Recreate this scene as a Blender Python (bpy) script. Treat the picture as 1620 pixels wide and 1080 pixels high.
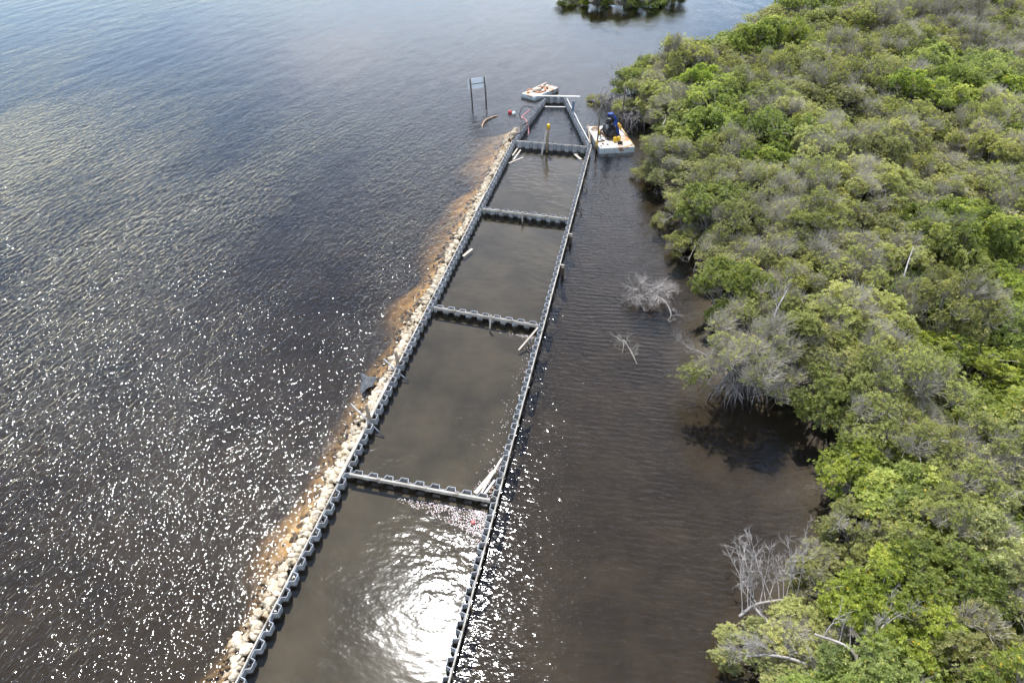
import bpy, bmesh, math, random
import numpy as np
from mathutils import Vector, Matrix

R = math.radians
sc = bpy.context.scene
for o in list(bpy.data.objects):
    bpy.data.objects.remove(o, do_unlink=True)
COL = sc.collection

# ------------------------------------------------------------------ camera, sky, sun, exposure
cam_d = bpy.data.cameras.new('camera')
cam_d.sensor_width = 36.0
cam_d.lens = 24.0
cam_d.clip_start = 0.5
cam_d.clip_end = 3000
cam = bpy.data.objects.new('camera', cam_d)
COL.objects.link(cam)
cam.location = (0, 0, 30.8)
cam.rotation_euler = (R(90 - 37.776), 0, 0)
sc.camera = cam

SUN_EL, SUN_AZ = R(59.9), R(-11.4)          # azimuth from +Y towards +X
world = bpy.data.worlds.new('World')
sc.world = world
world.use_nodes = True
wn = world.node_tree
bg = wn.nodes['Background']
sky = wn.nodes.new('ShaderNodeTexSky')
sky.sky_type = 'NISHITA'
sky.sun_disc = False
sky.sun_elevation = SUN_EL
sky.sun_rotation = SUN_AZ
sky.air_density = 1.0
sky.dust_density = 0.1
sky.ozone_density = 2.0
tcw = wn.nodes.new('ShaderNodeTexCoord')
spw = wn.nodes.new('ShaderNodeSeparateXYZ')
wn.links.new(tcw.outputs['Generated'], spw.inputs[0])
zw = wn.nodes.new('ShaderNodeMath')
zw.operation = 'ADD'
wn.links.new(spw.outputs[2], zw.inputs[0])
zw.inputs[1].default_value = 0.22
prj = wn.nodes.new('ShaderNodeVectorMath')          # project on to a cloud layer
prj.operation = 'DIVIDE'
wn.links.new(tcw.outputs['Generated'], prj.inputs[0])
wn.links.new(zw.outputs[0], prj.inputs[1])
cof = wn.nodes.new('ShaderNodeVectorMath')
cof.operation = 'ADD'
wn.links.new(prj.outputs[0], cof.inputs[0])
cof.inputs[1].default_value = (-18.44, -13.21, 15.13)
cln = wn.nodes.new('ShaderNodeTexNoise')
wn.links.new(cof.outputs[0], cln.inputs['Vector'])
cln.inputs['Scale'].default_value = 0.75
cln.inputs['Detail'].default_value = 5
cln.inputs['Roughness'].default_value = 0.55
clr = wn.nodes.new('ShaderNodeMapRange')
clr.interpolation_type = 'SMOOTHSTEP'
wn.links.new(cln.outputs['Fac'], clr.inputs[0])
clr.inputs[1].default_value = 0.49
clr.inputs[2].default_value = 0.66
clr.inputs[3].default_value = 0.0
clr.inputs[4].default_value = 0.85
clm = wn.nodes.new('ShaderNodeMix')
clm.data_type = 'RGBA'
wn.links.new(clr.outputs[0], clm.inputs[0])
wn.links.new(sky.outputs[0], clm.inputs[6])
clm.inputs[7].default_value = (9.4, 9.9, 11.0, 1)
wn.links.new(clm.outputs[2], bg.inputs[0])
bg.inputs[1].default_value = 0.15

sun_d = bpy.data.lights.new('sun', 'SUN')
sun_d.energy = 4.4
sun_d.angle = R(0.55)
sun_d.color = (1.0, 0.985, 0.965)
sun = bpy.data.objects.new('sun', sun_d)
COL.objects.link(sun)
sdir = Vector((math.sin(SUN_AZ) * math.cos(SUN_EL), math.cos(SUN_AZ) * math.cos(SUN_EL), math.sin(SUN_EL)))
sun.rotation_euler = (-sdir).to_track_quat('-Z', 'Y').to_euler()
sun.location = (0, 60, 80)

sc.view_settings.view_transform = 'Standard'
sc.view_settings.look = 'None'
sc.view_settings.exposure = 0.65
sc.view_settings.gamma = 1.0
sc.view_settings.use_curve_mapping = False
sc.render.engine = 'CYCLES'
cy = sc.cycles
cy.max_bounces = 5
cy.diffuse_bounces = 2
cy.glossy_bounces = 2
cy.transmission_bounces = 3
cy.transparent_max_bounces = 8
cy.volume_bounces = 0
cy.caustics_reflective = False
cy.caustics_refractive = False
cy.sample_clamp_indirect = 4.0
cy.sample_clamp_direct = 0.0
cy.use_adaptive_sampling = True
cy.adaptive_threshold = 0.02
cy.adaptive_min_samples = 40

# ------------------------------------------------------------------ structure coordinates
HEAD = R(11.016)
OX, OY = -9.6526, 26.5199
VD = (math.sin(HEAD), math.cos(HEAD))       # along the long walls
UD = (math.cos(HEAD), -math.sin(HEAD))      # across, towards the mangroves


def W(u, v, z=0.0):
    return Vector((OX + u * UD[0] + v * VD[0], OY + u * UD[1] + v * VD[1], z))


# ------------------------------------------------------------------ node helpers
class NT:
    def __init__(self, name):
        self.m = bpy.data.materials.new(name)
        self.m.use_nodes = True
        self.t = self.m.node_tree
        self.t.nodes.clear()
        self.out = self.n('ShaderNodeOutputMaterial')

    def n(self, kind, **kw):
        nd = self.t.nodes.new(kind)
        for k, v in kw.items():
            setattr(nd, k, v)
        return nd

    def l(self, a, b):
        self.t.links.new(a, b)

    def put(self, sock, val):
        if hasattr(val, 'links') or isinstance(val, bpy.types.NodeSocket):
            self.l(val, sock)
        else:
            sock.default_value = val

    def math(self, op, a, b=0.0, c=None, clamp=False):
        nd = self.n('ShaderNodeMath', operation=op)
        nd.use_clamp = clamp
        self.put(nd.inputs[0], a)
        self.put(nd.inputs[1], b)
        if c is not None:
            self.put(nd.inputs[2], c)
        return nd.outputs[0]

    def smooth(self, x, lo, hi):
        nd = self.n('ShaderNodeMapRange', interpolation_type='SMOOTHSTEP')
        self.put(nd.inputs[0], x)
        nd.inputs[1].default_value = lo
        nd.inputs[2].default_value = hi
        return nd.outputs[0]

    def mixc(self, fac, a, b, mode='MIX'):
        nd = self.n('ShaderNodeMix', data_type='RGBA', blend_type=mode)
        self.put(nd.inputs[0], fac)
        self.put(nd.inputs[6], a if not isinstance(a, tuple) else (*a, 1)[:4])
        self.put(nd.inputs[7], b if not isinstance(b, tuple) else (*b, 1)[:4])
        return nd.outputs[2]

    def noise(self, vec, scale, detail=2.0, rough=0.5, dist=0.0, dim='3D'):
        nd = self.n('ShaderNodeTexNoise', noise_dimensions=dim)
        if vec is not None:
            self.l(vec, nd.inputs['Vector'])
        nd.inputs['Scale'].default_value = scale
        nd.inputs['Detail'].default_value = detail
        nd.inputs['Roughness'].default_value = rough
        nd.inputs['Distortion'].default_value = dist
        return nd.outputs['Fac']

    def ramp(self, fac, stops):
        nd = self.n('ShaderNodeValToRGB')
        self.l(fac, nd.inputs[0])
        el = nd.color_ramp.elements
        while len(el) < len(stops):
            el.new(0.5)
        for e, (p, c) in zip(el, stops):
            e.position = p
            e.color = (*c, 1)
        return nd.outputs[0]


def surf_mat(name, c1, c2, scale=3.0, rough=0.7, bump=0.0, bscale=None, spec=0.3, c3=None, s3=1.0, lo3=0.55, hi3=0.7, metallic=0.0, objrand=0.0):
    """two-tone worn surface with optional stains c3"""
    k = NT(name)
    tc = k.n('ShaderNodeTexCoord').outputs['Object']
    col = k.ramp(k.noise(tc, scale, 5, 0.6), [(0.3, c1), (0.7, c2)])
    if c3:
        col = k.mixc(k.smooth(k.noise(tc, s3, 4, 0.65, 0.6), lo3, hi3), col, c3)
    if objrand:
        r = k.n('ShaderNodeObjectInfo').outputs['Random']
        v = k.math('MULTIPLY_ADD', r, objrand, 1 - objrand / 2)
        hs = k.n('ShaderNodeHueSaturation')
        k.l(col, hs.inputs['Color'])
        k.l(v, hs.inputs['Value'])
        col = hs.outputs[0]
    b = k.n('ShaderNodeBsdfPrincipled')
    k.l(col, b.inputs['Base Color'])
    b.inputs['Roughness'].default_value = rough
    b.inputs['Metallic'].default_value = metallic
    b.inputs['Specular IOR Level'].default_value = spec
    if bump:
        bp = k.n('ShaderNodeBump')
        bp.inputs['Strength'].default_value = 1.0
        bp.inputs['Distance'].default_value = bump
        k.l(k.noise(tc, bscale or scale * 4, 4, 0.6), bp.inputs['Height'])
        k.l(bp.outputs[0], b.inputs['Normal'])
    k.l(b.outputs[0], k.out.inputs[0])
    return k.m


def leaf_mat(name, stops, trans=0.46, rough=0.48, val=0.45):
    k = NT(name)
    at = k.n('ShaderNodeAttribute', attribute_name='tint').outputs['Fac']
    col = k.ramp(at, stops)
    rnd = k.n('ShaderNodeObjectInfo').outputs['Random']
    hs = k.n('ShaderNodeHueSaturation')
    k.l(k.math('MULTIPLY_ADD', rnd, 0.016, 0.490), hs.inputs['Hue'])
    r2 = k.math('FRACT', k.math('MULTIPLY', rnd, 7.31))
    k.l(k.math('MULTIPLY_ADD', r2, val, 1 - val * 0.45), hs.inputs['Value'])
    r3 = k.math('FRACT', k.math('MULTIPLY', rnd, 17.7))
    k.l(k.math('MULTIPLY_ADD', r3, 0.2, 0.86), hs.inputs['Saturation'])
    k.l(col, hs.inputs['Color'])
    col = hs.outputs[0]
    b = k.n('ShaderNodeBsdfPrincipled')
    k.l(col, b.inputs['Base Color'])
    b.inputs['Roughness'].default_value = rough
    b.inputs['Specular IOR Level'].default_value = 0.3
    t = k.n('ShaderNodeBsdfTranslucent')
    tcol = k.mixc(1.0, col, (1.5, 1.55, 0.9), 'MULTIPLY')
    k.l(tcol, t.inputs['Color'])
    mx = k.n('ShaderNodeMixShader')
    mx.inputs[0].default_value = trans
    k.l(b.outputs[0], mx.inputs[1])
    k.l(t.outputs[0], mx.inputs[2])
    k.l(mx.outputs[0], k.out.inputs[0])
    return k.m


# ------------------------------------------------------------------ mesh helpers
def mesh_np(name, V, F, mat=None, tint=None, smooth=False):
    """V (n,3), F list of int arrays (m,k)"""
    V = np.asarray(V, np.float32)
    if not isinstance(F, (list, tuple)):
        F = [F]
    F = [np.asarray(f, np.int32) for f in F if len(f)]
    me = bpy.data.meshes.new(name)
    me.vertices.add(len(V))
    me.vertices.foreach_set('co', V.ravel())
    nl = sum(f.size for f in F)
    npol = sum(len(f) for f in F)
    me.loops.add(nl)
    me.polygons.add(npol)
    me.loops.foreach_set('vertex_index', np.concatenate([f.ravel() for f in F]))
    sizes = np.concatenate([np.full(len(f), f.shape[1], np.int32) for f in F])
    starts = np.concatenate([[0], np.cumsum(sizes)[:-1]]).astype(np.int32)
    me.polygons.foreach_set('loop_start', starts)
    me.polygons.foreach_set('loop_total', sizes)
    me.polygons.foreach_set('use_smooth', np.full(npol, bool(smooth)))
    if tint is not None:
        a = me.attributes.new('tint', 'FLOAT', 'POINT')
        a.data.foreach_set('value', np.asarray(tint, np.float32))
    me.update(calc_edges=True)
    if mat:
        me.materials.append(mat)
    return me


def tubes(P, Rd, n=4, cap=True):
    """P (N,K,3) centre lines, Rd (N,K) radii -> V, quads"""
    P = np.asarray(P, float)
    Rd = np.asarray(Rd, float)
    N, K, _ = P.shape
    T = np.gradient(P, axis=1)
    T /= np.linalg.norm(T, axis=2, keepdims=True) + 1e-9
    ref = np.where(np.abs(T[..., 2:3]) > 0.9, np.array([1.0, 0, 0]), np.array([0, 0, 1.0]))
    A = np.cross(T, ref)
    A /= np.linalg.norm(A, axis=2, keepdims=True) + 1e-9
    B = np.cross(T, A)
    ang = np.arange(n) * 2 * math.pi / n
    V = P[:, :, None, :] + Rd[:, :, None, None] * (A[:, :, None, :] * np.cos(ang)[None, None, :, None] + B[:, :, None, :] * np.sin(ang)[None, None, :, None])
    idx = np.arange(N * K * n).reshape(N, K, n)
    a = idx[:, :-1, :]
    b = idx[:, 1:, :]
    q = np.stack([a, np.roll(a, -1, 2), np.roll(b, -1, 2), b], -1).reshape(-1, 4)
    fs = [q]
    if cap and n >= 3:
        fs.append(idx[:, 0, ::-1].reshape(N, n))
        fs.append(idx[:, -1, :].reshape(N, n))
    return V.reshape(-1, 3), fs


class MB:
    """collects pieces of ONE part"""

    def __init__(self):
        self.V = []
        self.F = {}
        self.c = 0

    def add(self, V, F):
        V = np.asarray(V, float).reshape(-1, 3)
        if not isinstance(F, (list, tuple)):
            F = [F]
        for f in F:
            f = np.asarray(f, int)
            if f.size:
                self.F.setdefault(f.shape[1], []).append(f + self.c)
        self.V.append(V)
        self.c += len(V)
        return self

    def box(self, c, s, rz=0.0, bevel=0.0, rot=None):
        bm = bmesh.new()
        bmesh.ops.create_cube(bm, size=1)
        for v in bm.verts:
            v.co = Vector((v.co.x * s[0], v.co.y * s[1], v.co.z * s[2]))
        if bevel:
            bmesh.ops.bevel(bm, geom=list(bm.edges), offset=bevel, segments=2, affect='EDGES', profile=0.6)
        M = Matrix.Translation(c) @ (rot.to_4x4() if rot else Matrix.Rotation(rz, 4, 'Z'))
        bm.transform(M)
        self.bm(bm)
        return self

    def bm(self, bm):
        bm.verts.index_update()
        V = [tuple(v.co) for v in bm.verts]
        by = {}
        for f in bm.faces:
            by.setdefault(len(f.verts), []).append([v.index for v in f.verts])
        self.add(V, [np.array(x) for x in by.values()])
        bm.free()

    def tube(self, pts, r, n=8):
        pts = np.array([tuple(p) for p in pts], float)[None]
        rr = np.full(pts.shape[:2], r) if np.isscalar(r) else np.array(r, float)[None]
        self.add(*tubes(pts, rr, n))
        return self

    def sphere(self, c, s, sub=2, rough=0.0, seed=0):
        bm = bmesh.new()
        bmesh.ops.create_icosphere(bm, subdivisions=sub, radius=1)
        rg = random.Random(seed)
        for v in bm.verts:
            f = 1 + rg.uniform(-rough, rough)
            v.co = Vector((c[0] + v.co.x * s[0] * f, c[1] + v.co.y * s[1] * f, c[2] + v.co.z * s[2] * f))
        self.bm(bm)
        return self

    def mesh(self, name, mat, smooth=False):
        return mesh_np(name, np.concatenate(self.V), [np.concatenate(f) for f in self.F.values()], mat, smooth=smooth)

    def build(self, name, mat, parent=None, smooth=False):
        return obj(name, self.mesh(name, mat, smooth), parent)


def obj(name, me, parent=None, loc=None, rot=None, scale=None):
    o = bpy.data.objects.new(name, me)
    COL.objects.link(o)
    if parent:
        o.parent = parent
    if loc is not None:
        o.location = loc
    if rot is not None:
        o.rotation_euler = rot
    if scale is not None:
        o.scale = scale if hasattr(scale, '__len__') else (scale,) * 3
    return o


def tag(o, label=None, cat=None, group=None, kind=None):
    if label:
        o['label'] = label
    if cat:
        o['category'] = cat
    if group:
        o['group'] = group
    if kind:
        o['kind'] = kind
    return o


def thing(name, label, cat, loc=(0, 0, 0), rz=0.0, group=None):
    return tag(obj(name, None, None, loc, (0, 0, rz)), label, cat, group, 'thing')


def curve_pts(ctrl, k=12):
    """Catmull-Rom through control points"""
    c = [Vector(p) for p in ctrl]
    c = [c[0] * 2 - c[1]] + c + [c[-1] * 2 - c[-2]]
    out = []
    for i in range(1, len(c) - 2):
        for j in range(k):
            t = j / k
            a, b, d, e = c[i - 1], c[i], c[i + 1], c[i + 2]
            out.append(0.5 * ((2 * b) + (d - a) * t + (2 * a - 5 * b + 4 * d - e) * t * t + (3 * b - a - 3 * d + e) * t ** 3))
    out.append(c[-2])
    return out


# ------------------------------------------------------------------ materials
M = {}
def pile_material():
    k = NT('vinyl_sheet_pile')
    tc = k.n('ShaderNodeTexCoord').outputs['Object']
    pos = k.n('ShaderNodeNewGeometry').outputs['Position']
    sp = k.n('ShaderNodeSeparateXYZ')
    k.l(pos, sp.inputs[0])
    col = k.ramp(k.noise(tc, 2.2, 4, 0.6), [(0.3, (0.23, 0.24, 0.25)), (0.7, (0.39, 0.40, 0.41))])
    col = k.mixc(k.smooth(k.noise(pos, 0.9, 4, 0.65), 0.54, 0.70), col, (0.30, 0.28, 0.25))
    r = k.n('ShaderNodeObjectInfo').outputs['Random']
    hs = k.n('ShaderNodeHueSaturation')
    k.l(col, hs.inputs['Color'])
    k.l(k.math('MULTIPLY_ADD', r, 0.35, 0.82), hs.inputs['Value'])
    zz = k.math('ADD', sp.outputs[2], k.math('MULTIPLY', k.noise(pos, 3.0, 3, 0.6), -0.30))
    col = k.mixc(k.math('SUBTRACT', 1.0, k.smooth(zz, -0.14, -0.02)), hs.outputs[0], (0.075, 0.066, 0.048))
    b = k.n('ShaderNodeBsdfPrincipled')
    k.l(col, b.inputs['Base Color'])
    b.inputs['Roughness'].default_value = 0.55
    b.inputs['Specular IOR Level'].default_value = 0.4
    k.l(b.outputs[0], k.out.inputs[0])
    return k.m


M['pile'] = pile_material()
M['wale'] = surf_mat('weathered_wale_timber', (0.30, 0.265, 0.22), (0.52, 0.48, 0.41), 1.5, 0.8, 0.004, 14, 0.2, (0.22, 0.18, 0.14), 0.9, 0.58, 0.75, objrand=0.2)
M['wale_pale'] = surf_mat('pale_cap_board', (0.62, 0.60, 0.56), (0.76, 0.73, 0.68), 2.0, 0.75, 0.003, 12, 0.25, objrand=0.1)
def rock_material():
    k = NT('limestone')
    tc = k.n('ShaderNodeTexCoord').outputs['Object']
    pos = k.n('ShaderNodeNewGeometry').outputs['Position']
    sp = k.n('ShaderNodeSeparateXYZ')
    k.l(pos, sp.inputs[0])
    col = k.ramp(k.noise(pos, 1.7, 5, 0.6), [(0.3, (0.42, 0.33, 0.22)), (0.7, (0.72, 0.62, 0.47))])
    col = k.mixc(k.smooth(k.noise(pos, 2.3, 4, 0.65), 0.56, 0.72), col, (0.40, 0.26, 0.11))
    r = k.n('ShaderNodeObjectInfo').outputs['Random']
    hs = k.n('ShaderNodeHueSaturation')
    k.l(col, hs.inputs['Color'])
    k.l(k.math('MULTIPLY_ADD', r, 0.42, 0.76), hs.inputs['Value'])
    zz = k.math('ADD', sp.outputs[2], k.math('MULTIPLY', k.noise(pos, 2.0, 3, 0.6), -0.25))
    col = k.mixc(k.math('SUBTRACT', 1.0, k.smooth(zz, -0.14, 0.0)), hs.outputs[0], (0.16, 0.105, 0.05))
    b = k.n('ShaderNodeBsdfPrincipled')
    k.l(col, b.inputs['Base Color'])
    b.inputs['Roughness'].default_value = 0.9
    b.inputs['Specular IOR Level'].default_value = 0.2
    bp = k.n('ShaderNodeBump')
    bp.inputs['Distance'].default_value = 0.03
    k.l(k.noise(tc, 7.0, 4, 0.6), bp.inputs['Height'])
    k.l(bp.outputs[0], b.inputs['Normal'])
    k.l(b.outputs[0], k.out.inputs[0])
    return k.m


M['rock'] = rock_material()
M['plank'] = surf_mat('bleached_plank', (0.40, 0.34, 0.27), (0.58, 0.51, 0.43), 3.0, 0.8, 0.003, 18, 0.2, objrand=0.2)
M['darkwood'] = surf_mat('wet_dark_timber', (0.06, 0.05, 0.04), (0.16, 0.13, 0.10), 3.0, 0.7, 0.006, 12, 0.3)
M['brownwood'] = surf_mat('brown_post_timber', (0.20, 0.15, 0.10), (0.36, 0.28, 0.20), 3.0, 0.75, 0.006, 12, 0.3)
M['bark'] = surf_mat('mangrove_bark', (0.20, 0.18, 0.16), (0.42, 0.39, 0.36), 3.0, 0.85, 0.01, 14, 0.2, objrand=0.3)
M['twig'] = surf_mat('grey_twig', (0.32, 0.285, 0.225), (0.56, 0.505, 0.415), 1.2, 0.85, 0, None, 0.2, objrand=0.35)
M['bleached'] = surf_mat('bleached_dead_wood', (0.24, 0.21, 0.185), (0.48, 0.44, 0.40), 2.0, 0.85, 0, None, 0.2)
M['root'] = surf_mat('prop_root_bark', (0.16, 0.14, 0.13), (0.38, 0.36, 0.35), 1.6, 0.85, 0, None, 0.2, objrand=0.2)
M['deck'] = surf_mat('chalky_barge_deck', (0.46, 0.41, 0.35), (0.62, 0.57, 0.51), 1.4, 0.75, 0.003, 12, 0.3, (0.40, 0.20, 0.09), 0.8, 0.50, 0.66)
M['hull'] = surf_mat('pale_painted_hull', (0.40, 0.46, 0.48), (0.54, 0.60, 0.61), 1.2, 0.6, 0.002, 9, 0.4, (0.26, 0.13, 0.06), 0.9, 0.52, 0.66)
M['rust'] = surf_mat('rusty_steel', (0.10, 0.05, 0.03), (0.26, 0.12, 0.05), 3.0, 0.8, 0.003, 20, 0.3)
M['blacksteel'] = surf_mat('black_steel', (0.012, 0.012, 0.013), (0.035, 0.033, 0.03), 4.0, 0.45, 0, None, 0.5, (0.06, 0.04, 0.03), 3, 0.6, 0.75)
M['rubber'] = surf_mat('black_rubber', (0.012, 0.012, 0.012), (0.03, 0.03, 0.03), 5.0, 0.5, 0, None, 0.4)
M['grey_metal'] = surf_mat('dull_grey_metal', (0.20, 0.21, 0.22), (0.36, 0.37, 0.38), 4.0, 0.45, 0, None, 0.5)
M['blue'] = surf_mat('blue_tarpaulin', (0.007, 0.035, 0.19), (0.012, 0.065, 0.32), 4.0, 0.5, 0.01, 10, 0.4)
M['yellow'] = surf_mat('yellow_plastic', (0.70, 0.42, 0.02), (0.82, 0.55, 0.05), 3.0, 0.5, 0, None, 0.4, (0.5, 0.26, 0.03), 3, 0.6, 0.75)
M['ochre'] = surf_mat('ochre_paint', (0.50, 0.30, 0.06), (0.66, 0.43, 0.12), 3.0, 0.7, 0, None, 0.3, (0.2, 0.09, 0.04), 3, 0.55, 0.7)
M['orange'] = surf_mat('orange_hose', (0.48, 0.17, 0.06), (0.60, 0.26, 0.11), 4.0, 0.6, 0, None, 0.3)
M['tanhose'] = surf_mat('faded_orange_boom', (0.36, 0.24, 0.15), (0.48, 0.33, 0.21), 4.0, 0.7, 0, None, 0.3)
M['pink'] = surf_mat('faded_pink_hose', (0.40, 0.16, 0.17), (0.52, 0.25, 0.25), 4.0, 0.6, 0, None, 0.3)
M['red'] = surf_mat('red_buoy_plastic', (0.46, 0.05, 0.05), (0.55, 0.09, 0.08), 3.0, 0.45, 0, None, 0.4)
M['white'] = surf_mat('white_buoy_plastic', (0.62, 0.64, 0.64), (0.78, 0.80, 0.80), 3.0, 0.45, 0, None, 0.4)
M['signback'] = surf_mat('bare_sign_back', (0.80, 0.86, 0.90), (0.86, 0.90, 0.93), 1.2, 0.45, 0, None, 0.5)
M['fabric'] = surf_mat('grey_geotextile', (0.06, 0.065, 0.07), (0.12, 0.125, 0.13), 6.0, 0.9, 0.01, 30, 0.2)
M['bluepost'] = surf_mat('slate_blue_post', (0.10, 0.15, 0.20), (0.18, 0.23, 0.28), 3.0, 0.6, 0, None, 0.3)
M['mudfoam'] = surf_mat('floating_scum', (0.60, 0.50, 0.46), (0.80, 0.74, 0.72), 20.0, 0.7, 0, None, 0.3, (0.55, 0.20, 0.14), 9.0, 0.56, 0.62)

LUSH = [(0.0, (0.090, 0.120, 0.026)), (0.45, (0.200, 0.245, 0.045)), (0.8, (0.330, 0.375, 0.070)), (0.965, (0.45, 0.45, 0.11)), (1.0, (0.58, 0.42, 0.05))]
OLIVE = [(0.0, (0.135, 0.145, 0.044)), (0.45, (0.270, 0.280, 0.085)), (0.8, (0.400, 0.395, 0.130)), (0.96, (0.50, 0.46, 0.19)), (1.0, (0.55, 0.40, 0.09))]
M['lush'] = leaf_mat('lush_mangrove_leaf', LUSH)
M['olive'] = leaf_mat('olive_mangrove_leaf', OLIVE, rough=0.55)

# ------------------------------------------------------------------ water
WATER_ROUGH = 0.055


def water_material():
    k = NT('tannin_water')
    pos = k.n('ShaderNodeNewGeometry').outputs['Position']
    mp = k.n('ShaderNodeMapping', vector_type='TEXTURE')   # into structure coordinates (u, v, z)
    mp.inputs['Location'].default_value = (OX, OY, 0)
    mp.inputs['Rotation'].default_value = (0, 0, -HEAD)
    k.l(pos, mp.inputs[0])
    uvz = mp.outputs[0]
    sx = k.n('ShaderNodeSeparateXYZ')
    k.l(uvz, sx.inputs[0])
    u, v = sx.outputs[0], sx.outputs[1]

    def stretched(rot, su, sv):
        m = k.n('ShaderNodeMapping', vector_type='POINT')
        m.inputs['Rotation'].default_value = (0, 0, rot)
        m.inputs['Scale'].default_value = (su, sv, 1)
        k.l(uvz, m.inputs[0])
        return m.outputs[0]

    # masks: inside the cells, in the tapered end cell, in the channel beside the mangroves
    in_u = k.math('MULTIPLY', k.math('GREATER_THAN', u, 0.05), k.math('LESS_THAN', u, 8.95))
    calm = k.math('MULTIPLY', in_u, k.math('LESS_THAN', v, 51.0))
    vt = k.math('SUBTRACT', v, 51.0)
    lft = k.math('GREATER_THAN', u, k.math('MULTIPLY', vt, 0.078))
    rgt = k.math('LESS_THAN', u, k.math('SUBTRACT', 9.0, k.math('MULTIPLY', vt, 0.305)))
    taper = k.math('MULTIPLY', k.math('MULTIPLY', lft, rgt), k.math('MULTIPLY', k.math('GREATER_THAN', vt, 0.0), k.math('LESS_THAN', v, 66.8)))
    chan = k.math('MULTIPLY', k.math('GREATER_THAN', u, 8.95), k.math('SUBTRACT', 1.0, k.smooth(v, 52.0, 85.0)))
    chan = k.math('MULTIPLY', chan, k.math('SUBTRACT', 1.0, taper))

    def surface(h, rough=WATER_ROUGH):
        """clear dielectric surface with wave height h"""
        bp = k.n('ShaderNodeBump')
        bp.inputs['Strength'].default_value = 1.0
        bp.inputs['Distance'].default_value = 1.0
        k.l(h, bp.inputs['Height'])
        fr = k.n('ShaderNodeFresnel')
        fr.inputs['IOR'].default_value = 1.34
        k.l(bp.outputs[0], fr.inputs['Normal'])
        gl = k.n('ShaderNodeBsdfGlossy')
        gl.inputs['Color'].default_value = (1, 1, 1, 1)
        gl.inputs['Roughness'].default_value = rough
        k.l(bp.outputs[0], gl.inputs['Normal'])
        tr = k.n('ShaderNodeBsdfTransparent')
        mx = k.n('ShaderNodeMixShader')
        k.l(fr.outputs[0], mx.inputs[0])
        k.l(tr.outputs[0], mx.inputs[1])
        k.l(gl.outputs[0], mx.inputs[2])
        return mx.outputs[0]

    def choose(fac, a, b):
        mx = k.n('ShaderNodeMixShader')
        k.l(fac, mx.inputs[0])
        k.l(a, mx.inputs[1])
        k.l(b, mx.inputs[2])
        return mx.outputs[0]

    def n2(vec, scale, detail=2.0, rough=0.5):
        return k.noise(vec, scale, detail, rough, 0.0, '2D')

    # open lagoon: short wind chop with gust patches
    gust = k.smooth(n2(stretched(R(25), 0.05, 0.02), 1.0, 3, 0.6), 0.36, 0.64)
    w1 = n2(stretched(R(-18), 1.0, 0.34), 2.6, 2.0, 0.6)
    w2 = n2(stretched(R(12), 1.0, 0.55), 6.0, 1.0, 0.5)
    w3 = n2(stretched(R(-70), 0.45, 0.17), 1.0, 1.0, 0.5)
    fetch = k.math('MULTIPLY_ADD', k.smooth(v, 25.0, 85.0), -0.72, 1.0)
    amp = k.math('MULTIPLY', k.math('MULTIPLY_ADD', gust, 0.50, 0.60), fetch)
    h_open = k.math('MULTIPLY', k.math('ADD', k.math('MULTIPLY', w1, 0.122), k.math('MULTIPLY', w2, 0.052)), amp)
    h_open = k.math('ADD', h_open, k.math('MULTIPLY', w3, 0.07))

    # channel: regular cross ripples
    wv = k.n('ShaderNodeTexWave', wave_type='BANDS', bands_direction='Y', wave_profile='SIN')
    k.l(stretched(R(-5), 1.0, 1.0), wv.inputs['Vector'])
    wv.inputs['Scale'].default_value = 0.62
    wv.inputs['Distortion'].default_value = 6.0
    wv.inputs['Detail'].default_value = 1.0
    wv.inputs['Detail Scale'].default_value = 0.4
    c1 = n2(stretched(R(-6), 0.32, 1.0), 3.4, 2.5, 0.6)
    chg = k.smooth(n2(uvz, 0.10, 1, 0.5), 0.3, 0.7)
    h_ch = k.math('ADD', k.math('MULTIPLY', wv.outputs['Fac'], k.math('MULTIPLY_ADD', chg, 0.008, 0.003)), k.math('MULTIPLY', c1, k.math('MULTIPLY_ADD', k.smooth(u, 14.0, 24.0), 0.050, 0.044)))

    # cells: nearly still, some cat's paws
    r1 = n2(stretched(R(35), 0.55, 1.0), 1.6, 1.5, 0.5)
    r2 = n2(stretched(R(20), 0.7, 1.0), 5.0, 1.0, 0.5)
    cg = k.smooth(n2(uvz, 0.14, 1.0, 0.5), 0.35, 0.7)
    ca = k.math('MULTIPLY_ADD', cg, 1.2, 0.3)
    h_c = k.math('MULTIPLY', k.math('ADD', k.math('MULTIPLY', r1, 0.028), k.math('MULTIPLY', r2, 0.007)), ca)
    h_t = k.math('MULTIPLY', n2(stretched(R(10), 0.45, 1.0), 2.4, 2.0, 0.55), 0.06)

    sh = choose(chan, surface(h_open), surface(h_ch, 0.075))
    sh = choose(calm, sh, surface(h_c, 0.085))
    sh = choose(taper, sh, surface(h_t))
    k.l(sh, k.out.inputs['Surface'])
    va = k.n('ShaderNodeVolumeAbsorption')
    va.inputs['Color'].default_value = (0.53, 0.47, 0.37, 1)
    va.inputs['Density'].default_value = 0.72
    k.l(va.outputs[0], k.out.inputs['Volume'])
    return k.m


wb = bmesh.new()
bmesh.ops.create_cube(wb, size=1)
for vtx in wb.verts:
    vtx.co = Vector((vtx.co.x * 1200, vtx.co.y * 1200 + 200, -9 if vtx.co.z < 0 else 0))
wmb = MB()
wmb.bm(wb)
M['water'] = water_material()
water = wmb.build('water', M['water'])
tag(water, 'dark brown tannin stained lagoon water', 'water', kind='structure')

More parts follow.
